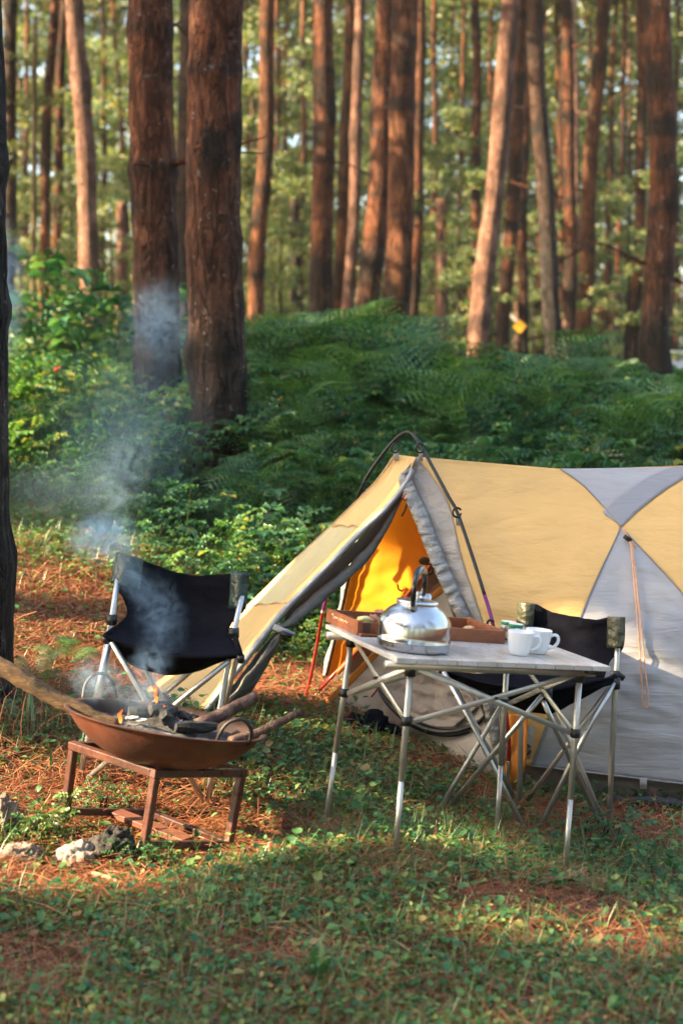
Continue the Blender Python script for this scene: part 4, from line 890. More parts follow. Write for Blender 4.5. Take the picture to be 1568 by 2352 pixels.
    def strip(name, i0, i1, mat, f0=0., f1=1., dY=0, n=24):
        G = []
        for i in range(i0, i1 + 1):
            row = []
            for j in range(n):
                f = f0 + (f1 - f0) * j / (n - 1); p = RU[i] + (RD[i] - RU[i]) * f
                row.append(W(p[0], p[1], p[2] + dY + .02 * math.sin(math.pi * f) + .006 * mnoise.noise(Vector((i * .05, f * 9, 1)))))
            G.append(row)
        return solid(MB().grid(G).build(name, mat, t), .0015)
    iA = int(np.argmin(abs(RU[:, 0] - 762))); iB = int(np.argmin(abs(RU[:, 0] - 566)))
    strip('yellow_porch_panel', 0, iA, T_YEL2); strip('pale_window_panel', iA, iB, T_PALE, 0, .80, 0); strip('yellow_porch_border', iA, iB, T_YEL2, .80, 1); strip('yellow_porch_panel', iB, 90, T_YEL2)
    SE = fabric('porch_seam', (.62, .42, .22), .2, None, (9, 40), .6)
    for i in (iA, iB):
        p = [RU[i] + (RD[i] - RU[i]) * f for f in np.linspace(0, .97, 12)]; MB().tube([W(q[0], q[1] + 3 * math.sin(k * 1.4), q[2] + .02 * math.sin(math.pi * k / 11) - .006) for k, q in enumerate(p)], .004, 6).build('window_seam', SE, t)
    MB().tube([W(p[0], p[1], p[2] - .002) for p in RU[::4]], .004, 6).build('edge_cord', SE, t)
    # grey hem along the open edge, lining under it, and the rolled dark door
    G1, G2 = [], []
    for i in range(3, 91):
        p = RD[i]; k = i / 90; wob = 1.5 * mnoise.noise(Vector((i * .2, 0, 0)))
        nx, ny = .72, .70; h = 11 + 3 * k
        G1.append([W(p[0] + nx * h * f, p[1] + ny * h * f + wob * f, p[2] - .012 - .012 * math.sin(math.pi * f)) for f in np.linspace(-.05, 1, 6)])
    solid(MB().grid(G1).build('grey_hem', fabric('porch_hem', (.33, .335, .36), .1, None, (3, 20), .4, .05, (1, 1, 1)), t), .002)
    L1 = resample([(928, 1122, 5.12*K), (890, 1172, 5.12*K), (836, 1226, 5.1*K), (772, 1292, 5.1*K), (712, 1352, 5.08*K), (652, 1416, 5.06*K)], 40); L2 = resample([(930, 1136, 5.16*K), (893, 1200, 5.16*K), (842, 1256, 5.15*K), (785, 1312, 5.14*K), (728, 1364, 5.12*K), (660, 1424, 5.08*K)], 40)
    solid(MB().grid([[W(*(L1[i] + (L2[i] - L1[i]) * f)) for f in np.linspace(0, 1, 6)] for i in range(40)]).build('porch_lining', fabric('porch_lining', (.20, .17, .155), .15, (.30, .22, .15), (4, 16), .6), t), .0015)
    roll = resample([(925, 1136, 5.14*K), (906, 1172, 5.12*K), (882, 1214, 5.11*K), (846, 1268, 5.1*K), (804, 1312, 5.09*K), (752, 1355, 5.07*K), (700, 1400, 5.04*K), (662, 1432, 5.02*K), (640, 1446, 5.0*K)], 70)
    rr = [pxm(3 + 11 * min(1, i / 30) * (1 if i < 58 else 1 - .55 * (i - 58) / 11) * (1 + .22 * mnoise.noise(Vector((i * .25, 1, 0)))), 5.6) for i in range(70)]
    mb = MB().tube([W(*p) for p in roll], rr, 18); mb.V = [v + Vector((0, 0, .008 * mnoise.noise(v * 22))) for v in mb.V]; mb.build('rolled_door', T_DKG, t)
    fa = resample([(640, 1444, 5.0*K), (592, 1500, 4.98*K), (545, 1562, 4.97*K), (490, 1630, 4.95*K)], 40); fb = resample([(652, 1450, 4.99*K), (630, 1500, 5.0*K), (596, 1560, 5.02*K), (556, 1622, 5.03*K)], 40); G = []
    for i in range(40):
        row = []
        for f in np.linspace(0, 1, 14):
            p = fa[i] + (fb[i] - fa[i]) * f; row.append(W(p[0], p[1], p[2] + .03 * math.sin(f * 7 + i * .05) * (.3 + i / 60) + .02 * mnoise.noise(Vector((i * .15, f * 4, 2)))))
        G.append(row)
    solid(MB().grid(G).build('hanging_door_flap', T_DKG, t), .002)
    tg = W(634, 1450, 4.97 * K); MB().tube([tg + Vector((-.012, 0, .02)), tg + Vector((.03, 0, .0)), tg + Vector((.075, 0, -.012))], [.012, .014, .008], 8, flat=.6).build('toggle_loop', T_GRY, t); MB().tube([tg + Vector((.02, -.012, -.004)), tg + Vector((.065, -.012, -.02))], [.010, .010], 8).build('toggle', BLACKP, t)
    # inner tent seen through the opening
    def quadp(name, Lb, Rb, mat, nr=30, nc=20, wrk=.006, seed=0, dY=0):
        return panel(name, [(a, b, c * K) for a, b, c in Lb], [(a, b, c * K) for a, b, c in Rb], mat, nr, nc, dY, wrk, seed, None)
    quadp('orange_inner_wall', [(922, 1128, 5.30), (872, 1196, 5.4), (832, 1242, 5.48), (806, 1320, 5.52), (790, 1392, 5.55), (772, 1470, 5.56), (752, 1552, 5.58)],
          [(948, 1128, 5.28), (962, 1190, 5.32), (990, 1250, 5.36), (1003, 1283, 5.38), (934, 1372, 5.44), (854, 1462, 5.50), (766, 1556, 5.57)], T_ORG, 50, 24, .010, 11)
    e = resample([(832, 1240, 5.47*K), (806, 1318, 5.51*K), (790, 1390, 5.54*K), (772, 1470, 5.55*K), (752, 1552, 5.57*K)], 40)
    mb = MB(); mb.grid([[W(p[0] - 13 * f - 2.5 * f * math.sin(i * .6), p[1], p[2] - .01 + .02 * f) for f in (0, .5, 1)] for i, p in enumerate(e)]); solid(mb.build('pale_edge_binding', T_RUF, t), .002)
    MB().tube([W(p[0] - 3, p[1], p[2] - .02) for p in e], .007, 6).build('black_edge_tape', BLACKP, t)
    quadp('mesh_inner_wall', [(1003, 1283, 5.45), (934, 1372, 5.50), (854, 1462, 5.55), (766, 1552, 5.6)], [(1085, 1400, 5.42), (1000, 1440, 5.46), (905, 1500, 5.52), (776, 1560, 5.6)], T_MESH, 30, 20, .004, 12)
    quadp('sheer_inner_wall', [(1010, 1336, 5.38), (960, 1380, 5.40), (905, 1445, 5.42)], [(1100, 1440, 5.30), (1060, 1480, 5.32), (980, 1520, 5.36)], fabric('tent_sheer', (.34, .17, .09), .4, (.5, .24, .1), (3, 9), .5), 20, 16, .006, 13)
    # lower front wall with the round door zip
    lw = [(742, 1616, 5.45), (800, 1560, 5.40), (850, 1508, 5.36), (900, 1455, 5.32), (960, 1396, 5.26), (1020, 1345, 5.2)]
    quadp('beige_front_wall', lw, [(745, 1621, 5.45), (840, 1668, 5.32), (930, 1706, 5.2), (1020, 1744, 5.06), (1090, 1776, 4.95), (1160, 1806, 4.86)], T_BEIGE, 50, 40, .012, 14)
    quadp('orange_trim', [(738, 1618, 5.445), (796, 1560, 5.395), (846, 1508, 5.355), (896, 1452, 5.315), (956, 1392, 5.255), (1022, 1336, 5.195)], [(756, 1622, 5.44), (812, 1566, 5.39), (862, 1513, 5.35), (912, 1460, 5.31), (968, 1400, 5.25), (1030, 1350, 5.19)], T_ORGS, 30, 5, .001, 15, -.01)
    zp = resample([(860, 1566, 5.30*K), (884, 1606, 5.24*K), (930, 1650, 5.17*K), (985, 1676, 5.1*K), (1040, 1680, 5.04*K), (1090, 1664, 5.0*K), (1118, 1640, 4.97*K)], 60)
    MB().tube([W(p[0], p[1], p[2] - .02) for p in zp], [pxm(4 + 3.5 * math.sin(math.pi * i / 59), 5.6) for i in range(60)], 10).build('door_zip', BLACKP, t)
    quadp('crumpled_door', [(866, 1558, 5.29), (890, 1596, 5.23), (934, 1640, 5.16), (986, 1666, 5.09), (1042, 1670, 5.03)], [(950, 1490, 5.24), (985, 1520, 5.18), (1020, 1545, 5.12), (1060, 1580, 5.06), (1100, 1620, 5.0)], fabric('tent_door_brown', (.27, .215, .175), .2, None, (5, 16), 1.0, .1, (1.4, 1, .8)), 36, 26, .03, 16, -.02)
    MB().tube([W(p[0] + 3, p[1] + 10, p[2] - .024) for p in zp[4:50]], .004, 6).build('zip_cord', NYLON, t)
    mb = MB(); b0 = resample([(742, 1622, 5.45*K), (840, 1672, 5.32*K), (930, 1710, 5.2*K), (1020, 1750, 5.06*K), (1090, 1782, 4.95*K), (1160, 1814, 4.86*K)], 40)
    mb.grid([[W(p[0], p[1] + 16 * f - 4, p[2] - .012 - .03 * f) for f in np.linspace(0, 1, 4)] for p in b0]); solid(mb.build('groundsheet_edge', T_FOOT, t), .003)
    MB().tube([W(p[0], p[1] - 6, p[2] - .02) for p in b0], .006, 6).build('floor_piping', T_BEIGE, t)
    # bathtub wall under the hem, footprint
    f0 = resample([(1165, 1750, 4.87*K), (1218, 1756, 4.86*K), (1300, 1765, 4.83*K), (1400, 1778, 4.80*K), (1568, 1798, 4.76*K), (1800, 1822, 4.74*K), (2020, 1838, 4.84*K)], 40); f1 = resample([(1160, 1808, 4.86*K), (1225, 1810, 4.85*K), (1300, 1814, 4.82*K), (1400, 1822, 4.79*K), (1568, 1838, 4.74*K), (1800, 1858, 4.72*K), (2020, 1870, 4.82*K)], 40)
    solid(MB().grid([[W(*(f0[i] + (f1[i] - f0[i]) * f + np.array([0, 0, .02 * math.sin(f * 3.1) + .008 * mnoise.noise(Vector((i * .5, f * 2, 0)))]))) for f in np.linspace(-.3, 1, 9)] for i in range(40)]).build('brown_floor_wall', T_BRN, t), .002)
    fp = resample([(1290, 1822, 4.80*K), (1340, 1832, 4.77*K), (1430, 1840, 4.72*K), (1568, 1850, 4.70*K), (1800, 1868, 4.68*K), (2020, 1880, 4.8*K)], 50)
    mb = MB().tube([W(*p) for p in fp], [pxm(2 + 17 * min(1, i / 9), 5.25) for i in range(50)], 14); mb.V = [v + Vector((0, .02 * mnoise.noise(v * 7), .016 * mnoise.noise(v * 9))) for v in mb.V]; mb.build('black_footprint', T_FOOT, t)
    quadp('orange_corner_panel', [(1166, 1640, 4.84), (1172, 1700, 4.835), (1160, 1750, 4.83), (1150, 1800, 4.85)], [(1212, 1640, 4.79), (1210, 1700, 4.785), (1206, 1756, 4.79), (1190, 1806, 4.83)], T_ORGS, 24, 8, .002, 17, -.05)
    # poles
    POLE_B = pmat('pole_black', (.012, .012, .014), (.02, .02, .022), 9, .28, .3, 0); POLE_P = pmat('pole_purple', (.13, .02, .15), (.20, .04, .22), 5, .28, .6, 0); POLE_R = pmat('pole_red', (.28, .02, .018), (.36, .04, .03), 5, .3, .5, 0); POLE_O = pmat('pole_orange', (.40, .06, .012), (.48, .09, .02), 5, .35, .3, 0)
    def pole(name, P, mat, r): MB().tube([W(*p) for p in resample([(a, b, c * K) for a, b, c in P], 60)], r, 12).build(name, mat, t)
    pr = pxm(4.3, 5.6)
    pole('hoop_pole', [(772, 1262, 5.40), (800, 1196, 5.37), (835, 1110, 5.30), (870, 1055, 5.25), (905, 1012, 5.19), (928, 994, 5.15), (940, 993, 5.14), (952, 1004, 5.12), (978, 1045, 5.08), (1028, 1138, 5.0), (1050, 1178, 4.97), (1088, 1290, 4.89), (1112, 1366, 4.84)], POLE_B, pr)
    pole('pole_section', [(1112, 1366, 4.84), (1122, 1398, 4.825), (1131, 1432, 4.81)], POLE_P, pr); pole('pole_section', [(1131, 1432, 4.81), (1146, 1520, 4.79), (1159, 1620, 4.775), (1168, 1700, 4.77), (1166, 1752, 4.78)], POLE_R, pr)
    pole('pole_tip', [(1168, 1748, 4.775), (1162, 1786, 4.78), (1154, 1826, 4.79)], ALU, pr * .9)
    pole('pole_section', [(772, 1262, 5.37), (756, 1345, 5.41), (741, 1405, 5.43)], POLE_P, pr); pole('pole_section', [(741, 1405, 5.43), (726, 1490, 5.46), (712, 1560, 5.48), (699, 1612, 5.5)], POLE_R, pr)
    pole('pole_joint', [(742, 1402, 5.43), (740.5, 1408, 5.43)], ALU, pr * 1.15)
    pole('inner_pole', [(1006, 1276, 5.34), (934, 1366, 5.41), (854, 1456, 5.47), (766, 1550, 5.53), (732, 1586, 5.5), (694, 1614, 5.48)], POLE_R, pr); pole('pole_sleeve', [(1003, 1282, 5.33), (934, 1370, 5.40), (856, 1458, 5.46), (775, 1546, 5.52)], POLE_O, pr * 1.5)
    # clips, hooks
    def ring(name, px, py, Y, R_, r, mat, yaw=0., sq=1.):
        c = W(px, py, Y * K); MB().tube([c + Vector((math.cos(a) * R_ * math.cos(yaw), math.cos(a) * R_ * math.sin(yaw), math.sin(a) * R_ * sq)) for a in np.linspace(.5, 6.1, 16)], r, 6).build(name, mat, t)
    for px, py, Y in ((908, 1026, 5.17), (964, 1026, 5.09), (1049, 1174, 4.965), (840, 1114, 5.27)):
        ring('pole_clip', px, py + 3, Y - .01, pxm(11, 5.6), pxm(2.6, 5.6), BLACKP, .4); c = W(px + 2, py + 16, (Y + .01) * K); MB().bar(c + Vector((0, 0, .012)), c - Vector((0, 0, .03)), .018, .004, (0, 1, 0)).build('clip_tab', T_GRY, t)
    ring('pole_clip', 1126, 1432, 4.80, pxm(8, 5.4), pxm(3, 5.4), BLACKP)
    c = W(985, 1306, 5.3 * K); MB().tube([c + Vector(p) for p in ((-.016, 0, .018), (-.006, 0, .02), (.012, 0, .018), (.016, 0, 0), (.012, 0, -.022), (-.004, 0, -.026), (-.012, 0, -.018))], .0045, 6).build('gear_hook', BLACKP, t)
    c = W(974, 1288, 5.31 * K); MB().lump(c, .026, .008, .018, 3, .1, 2, 2).build('hook_patch', pmat('patch_brown', (.12, .05, .01), bstr=.1), t)
    c = W(912, 1352, 5.37 * K); MB().tube([c + Vector(p) for p in ((0, 0, .02), (.006, 0, -.004), (.022, 0, -.012), (.028, 0, -.002))], .004, 6).build('gear_hook', BLACKP, t)
    c = W(931, 1142, 5.05 * K); MB().tube([c + Vector(p) for p in ((.0, 0, .014), (-.012, 0, .0), (-.004, 0, -.014), (.008, 0, -.004))], .004, 6).build('red_zip_pull', POLE_R, t)
    MB().tube([W(936, 1150, 5.1 * K), W(930, 1172, 5.1 * K), (W(922, 1186, 5.1 * K))], .004, 6, flat=.4).build('door_tie', pmat('tie_brown', (.10, .05, .015), bstr=.1), t)
    # guy line hanging from the cross point
    CORD = pmat('cord_peach', (.55, .27, .15), (.66, .36, .22), 60, .8, 0, .4, 300, .001)
    cp = [(1428, 1213), (1436, 1226), (1446, 1248), (1452, 1300), (1459, 1380), (1466, 1470), (1472, 1560), (1474, 1606), (1480, 1626), (1488, 1620), (1487, 1596), (1480, 1530), (1471, 1440), (1463, 1360), (1456, 1300), (1449, 1250)]
    MB().tube([W(a, b, Ys(a, b) - .02) for a, b in resample(cp, 90)], .0032, 6).build('guy_line', CORD, t)
    c = W(1440, 1237, Ys(1440, 1237) - .025); MB().bar(c + Vector((-.014, 0, .010)), c + Vector((.014, 0, -.010)), .012, .018).build('line_runner', BLACKP, t); MB().tube([c + Vector((.012, -.004, -.012)), c + Vector((.03, -.004, -.035)), c + Vector((.024, -.004, -.05))], .004, 6).build('cord_end', CORD, t)
    c = W(1214, 1712, 4.77 * K); MB().bar(c + Vector((.004, 0, .075)), c + Vector((-.012, 0, -.055)), .034, .004, (0, 1, 0)).build('corner_strap', T_WARMG, t); ring('strap_buckle', 1206, 1722, 4.755, .02, .005, BLACKP)
    c = W(1476, 1800, Ys(1476, 1790) - .02); MB().bar(c + Vector((0, 0, .024)), c - Vector((0, .004, .020)), .028, .004, (0, 1, 0)).build('hem_tab', T_WARMG, t)
    MB().tube([W(732, 1588, 5.48 * K), W(716, 1604, 5.48 * K), W(690, 1618, 5.48 * K)], .004, 6).build('peg_cord', CORD, t)
    c = W(868, 1576, 5.27 * K); MB().tube([c, c + Vector((-.01, -.01, -.02)), c + Vector((-.03, -.01, -.045))], .004, 6).build('red_zip_pull', POLE_R, t)
camp_tent()
sh = W(850, 1672, 5.85); sh.z = g(sh.x, sh.y)
t_ = thing('bag', sh, 'black crumpled bag lying against the tent edge', 'bag')
m_ = MB().lump(sh + Vector((-.06, 0, .035)), .075, .06, .05, 5, .4, 2.2, 3, .1); m_.build('bag_body', NYLON, t_)
MB().lump(sh + Vector((.02, -.01, .045)), .06, .05, .065, 9, .4, 2.2, 3, .1).build('bag_flap', NYLON, t_); MB().tube([sh + Vector((.05, -.02, .03)), sh + Vector((.1, -.03, .03)), sh + Vector((.15, -.04, .005))], [.03, .022, .012], 8).build('bag_strap', NYLON, t_)

# ------------------------------------------------------------------ table (pose solved from its corners and legs)
def ontable(px, py, h=0.0):
    a = W(px, py, 4.0); c = Vector((0, 0, CAMZ)); d = (a - c); q = TO + TN * h
    s = (q - c).dot(TN) / d.dot(TN); return c + d * s
def camp_table():
    t = thing('camping_table', tp(TW/2, TD/2, -.70), 'folding table with slatted light top and aluminium legs', 'table')
    m, tt, out = nt('table_slats'); p = tt.nodes.new('ShaderNodeBsdfPrincipled'); tt.links.new(p.outputs[0], out.inputs[0])
    v = coords(tt, 'Object', (3, .9, 3), (0, 0, -.366)); gg = tt.nodes.new('ShaderNodeNewGeometry')
    c = ramp(tt, [(.3, (.37, .345, .32)), (.5, (.47, .45, .43)), (.68, (.58, .56, .55))], noise(tt, v, 5, 5, .6, 1.2)); c = mix(tt, .5, c, ramp(tt, [(0, (.78, .74, .7)), (1, (1.12, 1.1, 1.08))], gg.outputs['Random Per Island']), 'MULTIPLY')
    c = mix(tt, ramp(tt, [(.58, (0, 0, 0)), (.72, (.6,) * 3)], noise(tt, v, 14, 4)), c, (.30, .25, .21))
    tt.links.new(c, p.inputs['Base Color']); p.inputs['Roughness'].default_value = .3; tt.links.new(bump(tt, noise(tt, v, 40, 3), .08, .002), p.inputs['Normal'])
    mb = MB(); n = 11; w = TW / n
    for i in range(n): mb.bar(tp(w * (i + .5), 0, -.008), tp(w * (i + .5), TD, -.008), (w - .003) * TS, .016 * TS, TN, .10)
    mb.build('table_top', m, t, smooth=False)
    for y in (.055, TD - .055): MB().tube([tp(-.012, y, -.032), tp(TW - .03, y, -.032)], .014, 12).build('rail', ALU_DULL, t)
    for x, y in ((TW - .06, .02), (TW - .055, TD - .02)): MB().bar(tp(x - .02, y, -.020), tp(x + .03, y, -.020), .03, .02, TN).build('corner_clip', BLACKP, t)
    ix, iy = TIX, TIY
    LT = {(0, 0): (952, 1535), (1, 0): (1331, 1552), (0, 1): (809, 1470), (1, 1): None}; LB = {(0, 0): (908, 1956), (1, 0): (1296, 2013), (0, 1): (747.5, 1889), (1, 1): (1139, 1927)}
    LOW = {(0, 0): (936, 1660), (1, 0): (1325, 1672), (0, 1): (796, 1581), (1, 1): None}
    top, foot, low = {}, {}, {}
    for k in LT:
        x, y = (ix if k[0] == 0 else TW - ix), (iy if k[1] == 0 else TD - iy)
        top[k] = tp(x, y, -.03); fl = tp(x, y, -.70); foot[k] = W(LB[k][0], LB[k][1], fl.y); d = foot[k] - top[k]
        low[k] = top[k] + d * .30
        MB().tube([top[k], top[k] + d * .62], .0098, 16).build('leg', ALU_DULL, t); MB().tube([top[k] + d * .615, foot[k] + d * .02], .0086, 16).build('leg_extension', ALU_DULL, t)
        MB().tube([top[k] + d.normalized() * -.004, top[k] + d.normalized() * .035], .017, 12).build('top_bracket', BLACKP, t)
        MB().tube([low[k] - d.normalized() * .014, low[k] + d.normalized() * .014], .0155, 12).build('slider', BLACKP, t)
    def brace(a, b, off):
        A, B = top[a] + (top[b] - top[a]).normalized() * .02 - TN * .012, low[b] + (low[a] - low[b]).normalized() * .02
        n_ = (top[b] - top[a]).cross(TN).normalized() * off; A, B = A + n_, B + n_
        MB().bar(A, B, .0045, .017, (B - A).cross((top[b] - top[a]).cross(TN)), .2).build('brace', ALU_DULL, t)
    for a, b in (((0, 0), (1, 0)), ((0, 1), (1, 1)), ((0, 0), (0, 1)), ((1, 0), (1, 1))):
        brace(a, b, .004); brace(b, a, -.004)
        q = (top[a] + top[b]) / 2 * .5 + (low[a] + low[b]) / 2 * .5; nn = (top[b] - top[a]).cross(TN).normalized(); MB().tube([q - nn * .012, q + nn * .012], .005, 8).build('rivet', RUST_D, t)
camp_table()

def wooden_tray():
    a = ontable(819, 1459, .001); b = ontable(747, 1427, .001); c = ontable(1158, 1479, .001); ex = (c - a); ex -= TN * ex.dot(TN); Lx = ex.length; ex.normalize(); ey = TN.cross(ex)
    Ly = max(.22, (b - a).length * .98); h = .043; th = .011
    t = thing('serving_tray', a + ex * Lx / 2 + ey * Ly / 2, 'reddish wooden tray holding fruit and bread on the table', 'tray')
    P = lambda x, y, z: a + ex * x + ey * y + TN * z
    # the left end leans out to where the photo shows it
    sk = (b - a).dot(ex); S = lambda x, y, z: P(x + sk * y / Ly * 1.0, y, z)
    MB().bar(S(0, th/2, h/2), S(Lx, th/2, h/2), th, h, TN, .08).build('side_board', TRAYW, t, False); MB().bar(S(0, Ly - th/2, h/2), S(Lx, Ly - th/2, h/2), th, h, TN, .08).build('side_board', TRAYW, t, False)
    MB().bar(S(th/2, 0, h/2 + .001), S(th/2, Ly, h/2 + .001), th, h + .003, TN, .08).build('end_board', TRAYW, t, False); MB().bar(S(Lx - th/2, 0, h/2 + .001), S(Lx - th/2, Ly, h/2 + .001), th, h + .003, TN, .08).build('end_board', TRAYW, t, False)
    MB().bar(S(Lx/2, .004, .005), S(Lx/2, Ly - .004, .005), Lx - .01, .006, TN, .05).build('tray_base', TRAYW, t, False)
    MB().bar(S(.016, -.0015, h/2), S(.042, -.0015, h/2), .003, h * .96, TN, .05).build('dark_corner_band', pmat('burnt_wood', (.04, .018, .012), (.07, .03, .018), 8, .5), t, False)
    # pale cursive lettering, too blurred to read, on the left end
    L_ = pmat('carved_letters', (.62, .44, .24), (.72, .55, .33), 30, .7); pts = []
    for i in range(90):
        f = i / 89; pts.append(S(-.0015, Ly * (.80 - .52 * f) , h * .60 + h * .10 * math.sin(f * 40) + (h * .16 if i < 8 else 0) * (1 - i / 8)) + ey * .004 * math.cos(f * 40))
    MB().tube(pts, [.0016 + .0008 * math.sin(i * .7) for i in range(90)], 5).build('lettering', L_, t)
    FR_ = pmat('lime_rind', (.05, .09, .01), (.16, .20, .03), 12, .4, c3=(.35, .34, .06)); FL_ = pmat('lime_flesh', (.55, .52, .22), (.70, .66, .36), 30, .5, bstr=.5)
    q = ontable(838, 1428, .02); f = thing('lime_piece', q, 'half eaten green lime wedge in the left end of the tray', 'fruit', None); MB().lump(q, .024, .018, .014, 3, .25, 2.2, 3).build('rind', FR_, f); MB().lump(q + Vector((-.005, -.004, .010)), .022, .013, .010, 4, .5, 3.5, 3).build('flesh', FL_, f)
    BR_ = pmat('fried_bread', (.26, .09, .045), (.42, .17, .09), 26, .6, 0, .8, 90, .004, c3=(.55, .30, .18))
    for i, (px, py, s, lab) in enumerate(((858, 1424, .022, 'lumpy reddish brown food piece next to the lime wedge'), (874, 1414, .026, 'taller lumpy food piece leaning at the kettle side of the tray'), (880, 1430, .018, 'small food lump between the kettle and the lime wedge'))):
        q = ontable(px, py, .022); tag(MB().lump(q, s, s * .8, s * .8, 20 + i, .5, 2.4, 3, .15).build('food_piece', BR_), lab, 'food', 'food lumps in the tray')
    q = ontable(1076, 1446, .016); tag(MB().lump(q, .020, .014, .013, 31, .5, 3, 3, .15).build('bread_piece', pmat('bread_crumb', (.45, .25, .12), (.62, .42, .24), 30, .8, bstr=.6)), 'torn piece of bread in the right end of the tray', 'bread')
wooden_tray()

def shrink(t):
    for ch in t.children: ch.data.transform(Matrix.Scale(TS, 4))
def kettle():
    o = ontable(947, 1490, .001); t = thing('kettle', o, 'shiny steel kettle with black bail handle on the table corner', 'kettle')
    prof = [(0, .0), (.112, .0), (.119, .004), (.1205, .012), (.121, .028), (.1228, .0305), (.121, .033), (.1205, .05), (.1205, .084), (.1195, .0885)]
    MB().lathe(prof, o, TN, 72).build('body', CHROME, t)
    MB().lathe([(.1195, .0885), (.1165, .098), (.110, .110), (.100, .123), (.088, .134), (.076, .1415), (.0675, .146), (.066, .1505)], o, TN, 72).build('shoulder', CHROME2, t)
    MB().lathe([(.066, .1495), (.0695, .151), (.0705, .156), (.0695, .161), (.064, .1635), (.058, .1645), (.040, .1665), (.012, .1685), (.0, .169)], o, TN, 60).build('lid', pmat('brushed_steel', (.58, .58, .58), (.66, .66, .66), 8, .24, 1, .05), t)
    MB().lathe([(.006, .168), (.006, .176), (.0105, .180), (.0115, .186), (.009, .1905), (.0, .192)], o, TN, 20).build('lid_knob', ALU, t)
    hy = Vector((.26, .97, 0)); hy -= TN * hy.dot(TN); hy.normalize(); hx = hy.cross(TN)
    P = lambda y, z, x=0: o + hy * y + TN * z + hx * x
    for s in (-1, 1):
        MB().tube([P(s * .074, .138), P(s * .073, .152), P(s * .071, .170)], [.016, .012, .010], 10, flat=.35, ref=hx).build('handle_bracket', ALU, t); MB().tube([P(s * .066, .160), P(s * .081, .160)], .007, 12).build('bracket_pin', ALU, t)
    HB = pmat('handle_bakelite', (.010, .010, .012), (.016, .016, .020), 5, .14, 0, .05, spec=.6)
    pts = sweep3([P(-.076, .150), P(-.082, .19), P(-.080, .226), P(-.062, .250), P(-.03, .260), P(0, .263), P(.03, .260), P(.062, .250), P(.080, .226), P(.082, .19), P(.076, .150)], 60)
    rr = [.0085 + .0045 * math.sin(math.pi * i / 59) for i in range(60)]
    MB().tube(pts, rr, 12, flat=1.25, ref=hx).build('handle', HB, t)
    MB().tube(sweep3([P(.100, .095), P(.135, .115), P(.160, .150), P(.172, .160)], 16), [.024 - .010 * i / 15 for i in range(16)], 16).build('spout', CHROME, t); shrink(t)
kettle()

def mug(px, py, label, yaw, s=1.0):
    o = ontable(px, py, .001); t = thing('mug', o, label, 'mug', 'white mugs on the table')
    prof = [(0, 0), (.030, 0), (.0335, .003), (.036, .012), (.0405, .032), (.0445, .056), (.0470, .080), (.0474, .0835), (.0462, .0845), (.0450, .0835), (.0425, .055), (.038, .028), (.033, .010), (.026, .006), (0, .006)]
    MB().lathe([(r * s, z * s) for r, z in prof], o, TN, 56).build('cup', MUGW, t)
    hx = Vector((math.cos(yaw), math.sin(yaw), 0)); hx -= TN * hx.dot(TN); hx.normalize()
    P = lambda x, z: o + hx * x * s + TN * z * s
    MB().tube(sweep3([P(.043, .064), P(.056, .069), P(.068, .066), P(.0735, .055), P(.070, .040), P(.058, .026), P(.040, .020)], 30), .0055 * s, 12, flat=1.35, ref=TN).build('handle', MUGW, t); shrink(t)
mug(1190, 1504, 'white mug standing nearest the table front, in front of the other mug', .15, .96); mug(1231, 1500, 'white mug half hidden behind the front mug', .1, .98)
def jar(px, py, label):
    o = ontable(px, py, .001); t = thing('jar', o, label, 'jar', 'jars with green lids')
    gl, tt, out = nt('jar_glass'); p = tt.nodes.new('ShaderNodeBsdfPrincipled'); tt.links.new(p.outputs[0], out.inputs[0]); p.inputs['Base Color'].default_value = (.9, .92, .9, 1); p.inputs['Transmission Weight'].default_value = .9; p.inputs['Roughness'].default_value = .05; p.inputs['IOR'].default_value = 1.3
    MB().lathe([(0, 0), (.024, 0), (.027, .004), (.0275, .040), (.025, .050), (.0235, .055)], o, TN, 32).build('glass', gl, t)
    MB().lathe([(0, .003), (.024, .003), (.025, .006), (.025, .036), (0, .038)], o, TN, 28).build('contents', pmat('jar_contents', (.20, .10, .04), (.32, .17, .07), 40, .6), t)
    MB().lathe([(.0275, .008), (.0279, .009), (.0279, .030), (.0275, .031)], o, TN, 32).build('paper_label', pmat('jar_label', (.45, .38, .26), (.55, .48, .36), 20, .7), t)
    MB().lathe([(.0262, .0535), (.0272, .0545), (.0272, .0635), (.0262, .065)], o, TN, 36).build('lid_rim', pmat('lid_green', (.008, .16, .075), (.012, .20, .09), 9, .3), t); MB().lathe([(.0262, .065), (.024, .0662), (.022, .0655), (0, .0655)], o, TN, 36).build('lid_top', pmat('lid_white', (.60, .62, .58), (.68, .70, .66), 9, .3), t); shrink(t)
jar(1163, 1468, 'small jar with green rimmed lid, the farther of two beside the tray'); jar(1180, 1474, 'small jar with green rimmed lid, the nearer one right behind the mugs')

# ------------------------------------------------------------------ chairs
def cloth(name, rows, mat, parent, nr=26, nc=26, thick=.003, sag=None, wrk=.006, seed=0):
    """cloth through given rows; each row a list of (px,py,Y)"""
    Rr = np.array([resample(r, nc) for r in rows]); G = []
    cols = [resample([tuple(Rr[i, j]) for i in range(len(rows))], nr) for j in range(nc)]
    for i in range(nr):
        row = []
        for j in range(nc):
            p = cols[j][i]; q = W(*p); e = min(1, 5 * j / nc, 5 * (1 - j / (nc - 1)))
            w = mnoise.noise(Vector((p[0] * .02 + p[1] * .012, p[1] * .03 - p[0] * .01, seed))) + .5 * mnoise.noise(Vector((p[0] * .06, p[1] * .05, seed + 3)))
            q += Vector((0, w * wrk * e, w * wrk * .4 * e))
            if sag: q += Vector(sag(i / (nr - 1), j / (nc - 1)))
            row.append(q)
        G.append(row)
    return solid(MB().grid(G).build(name, mat, parent), thick)
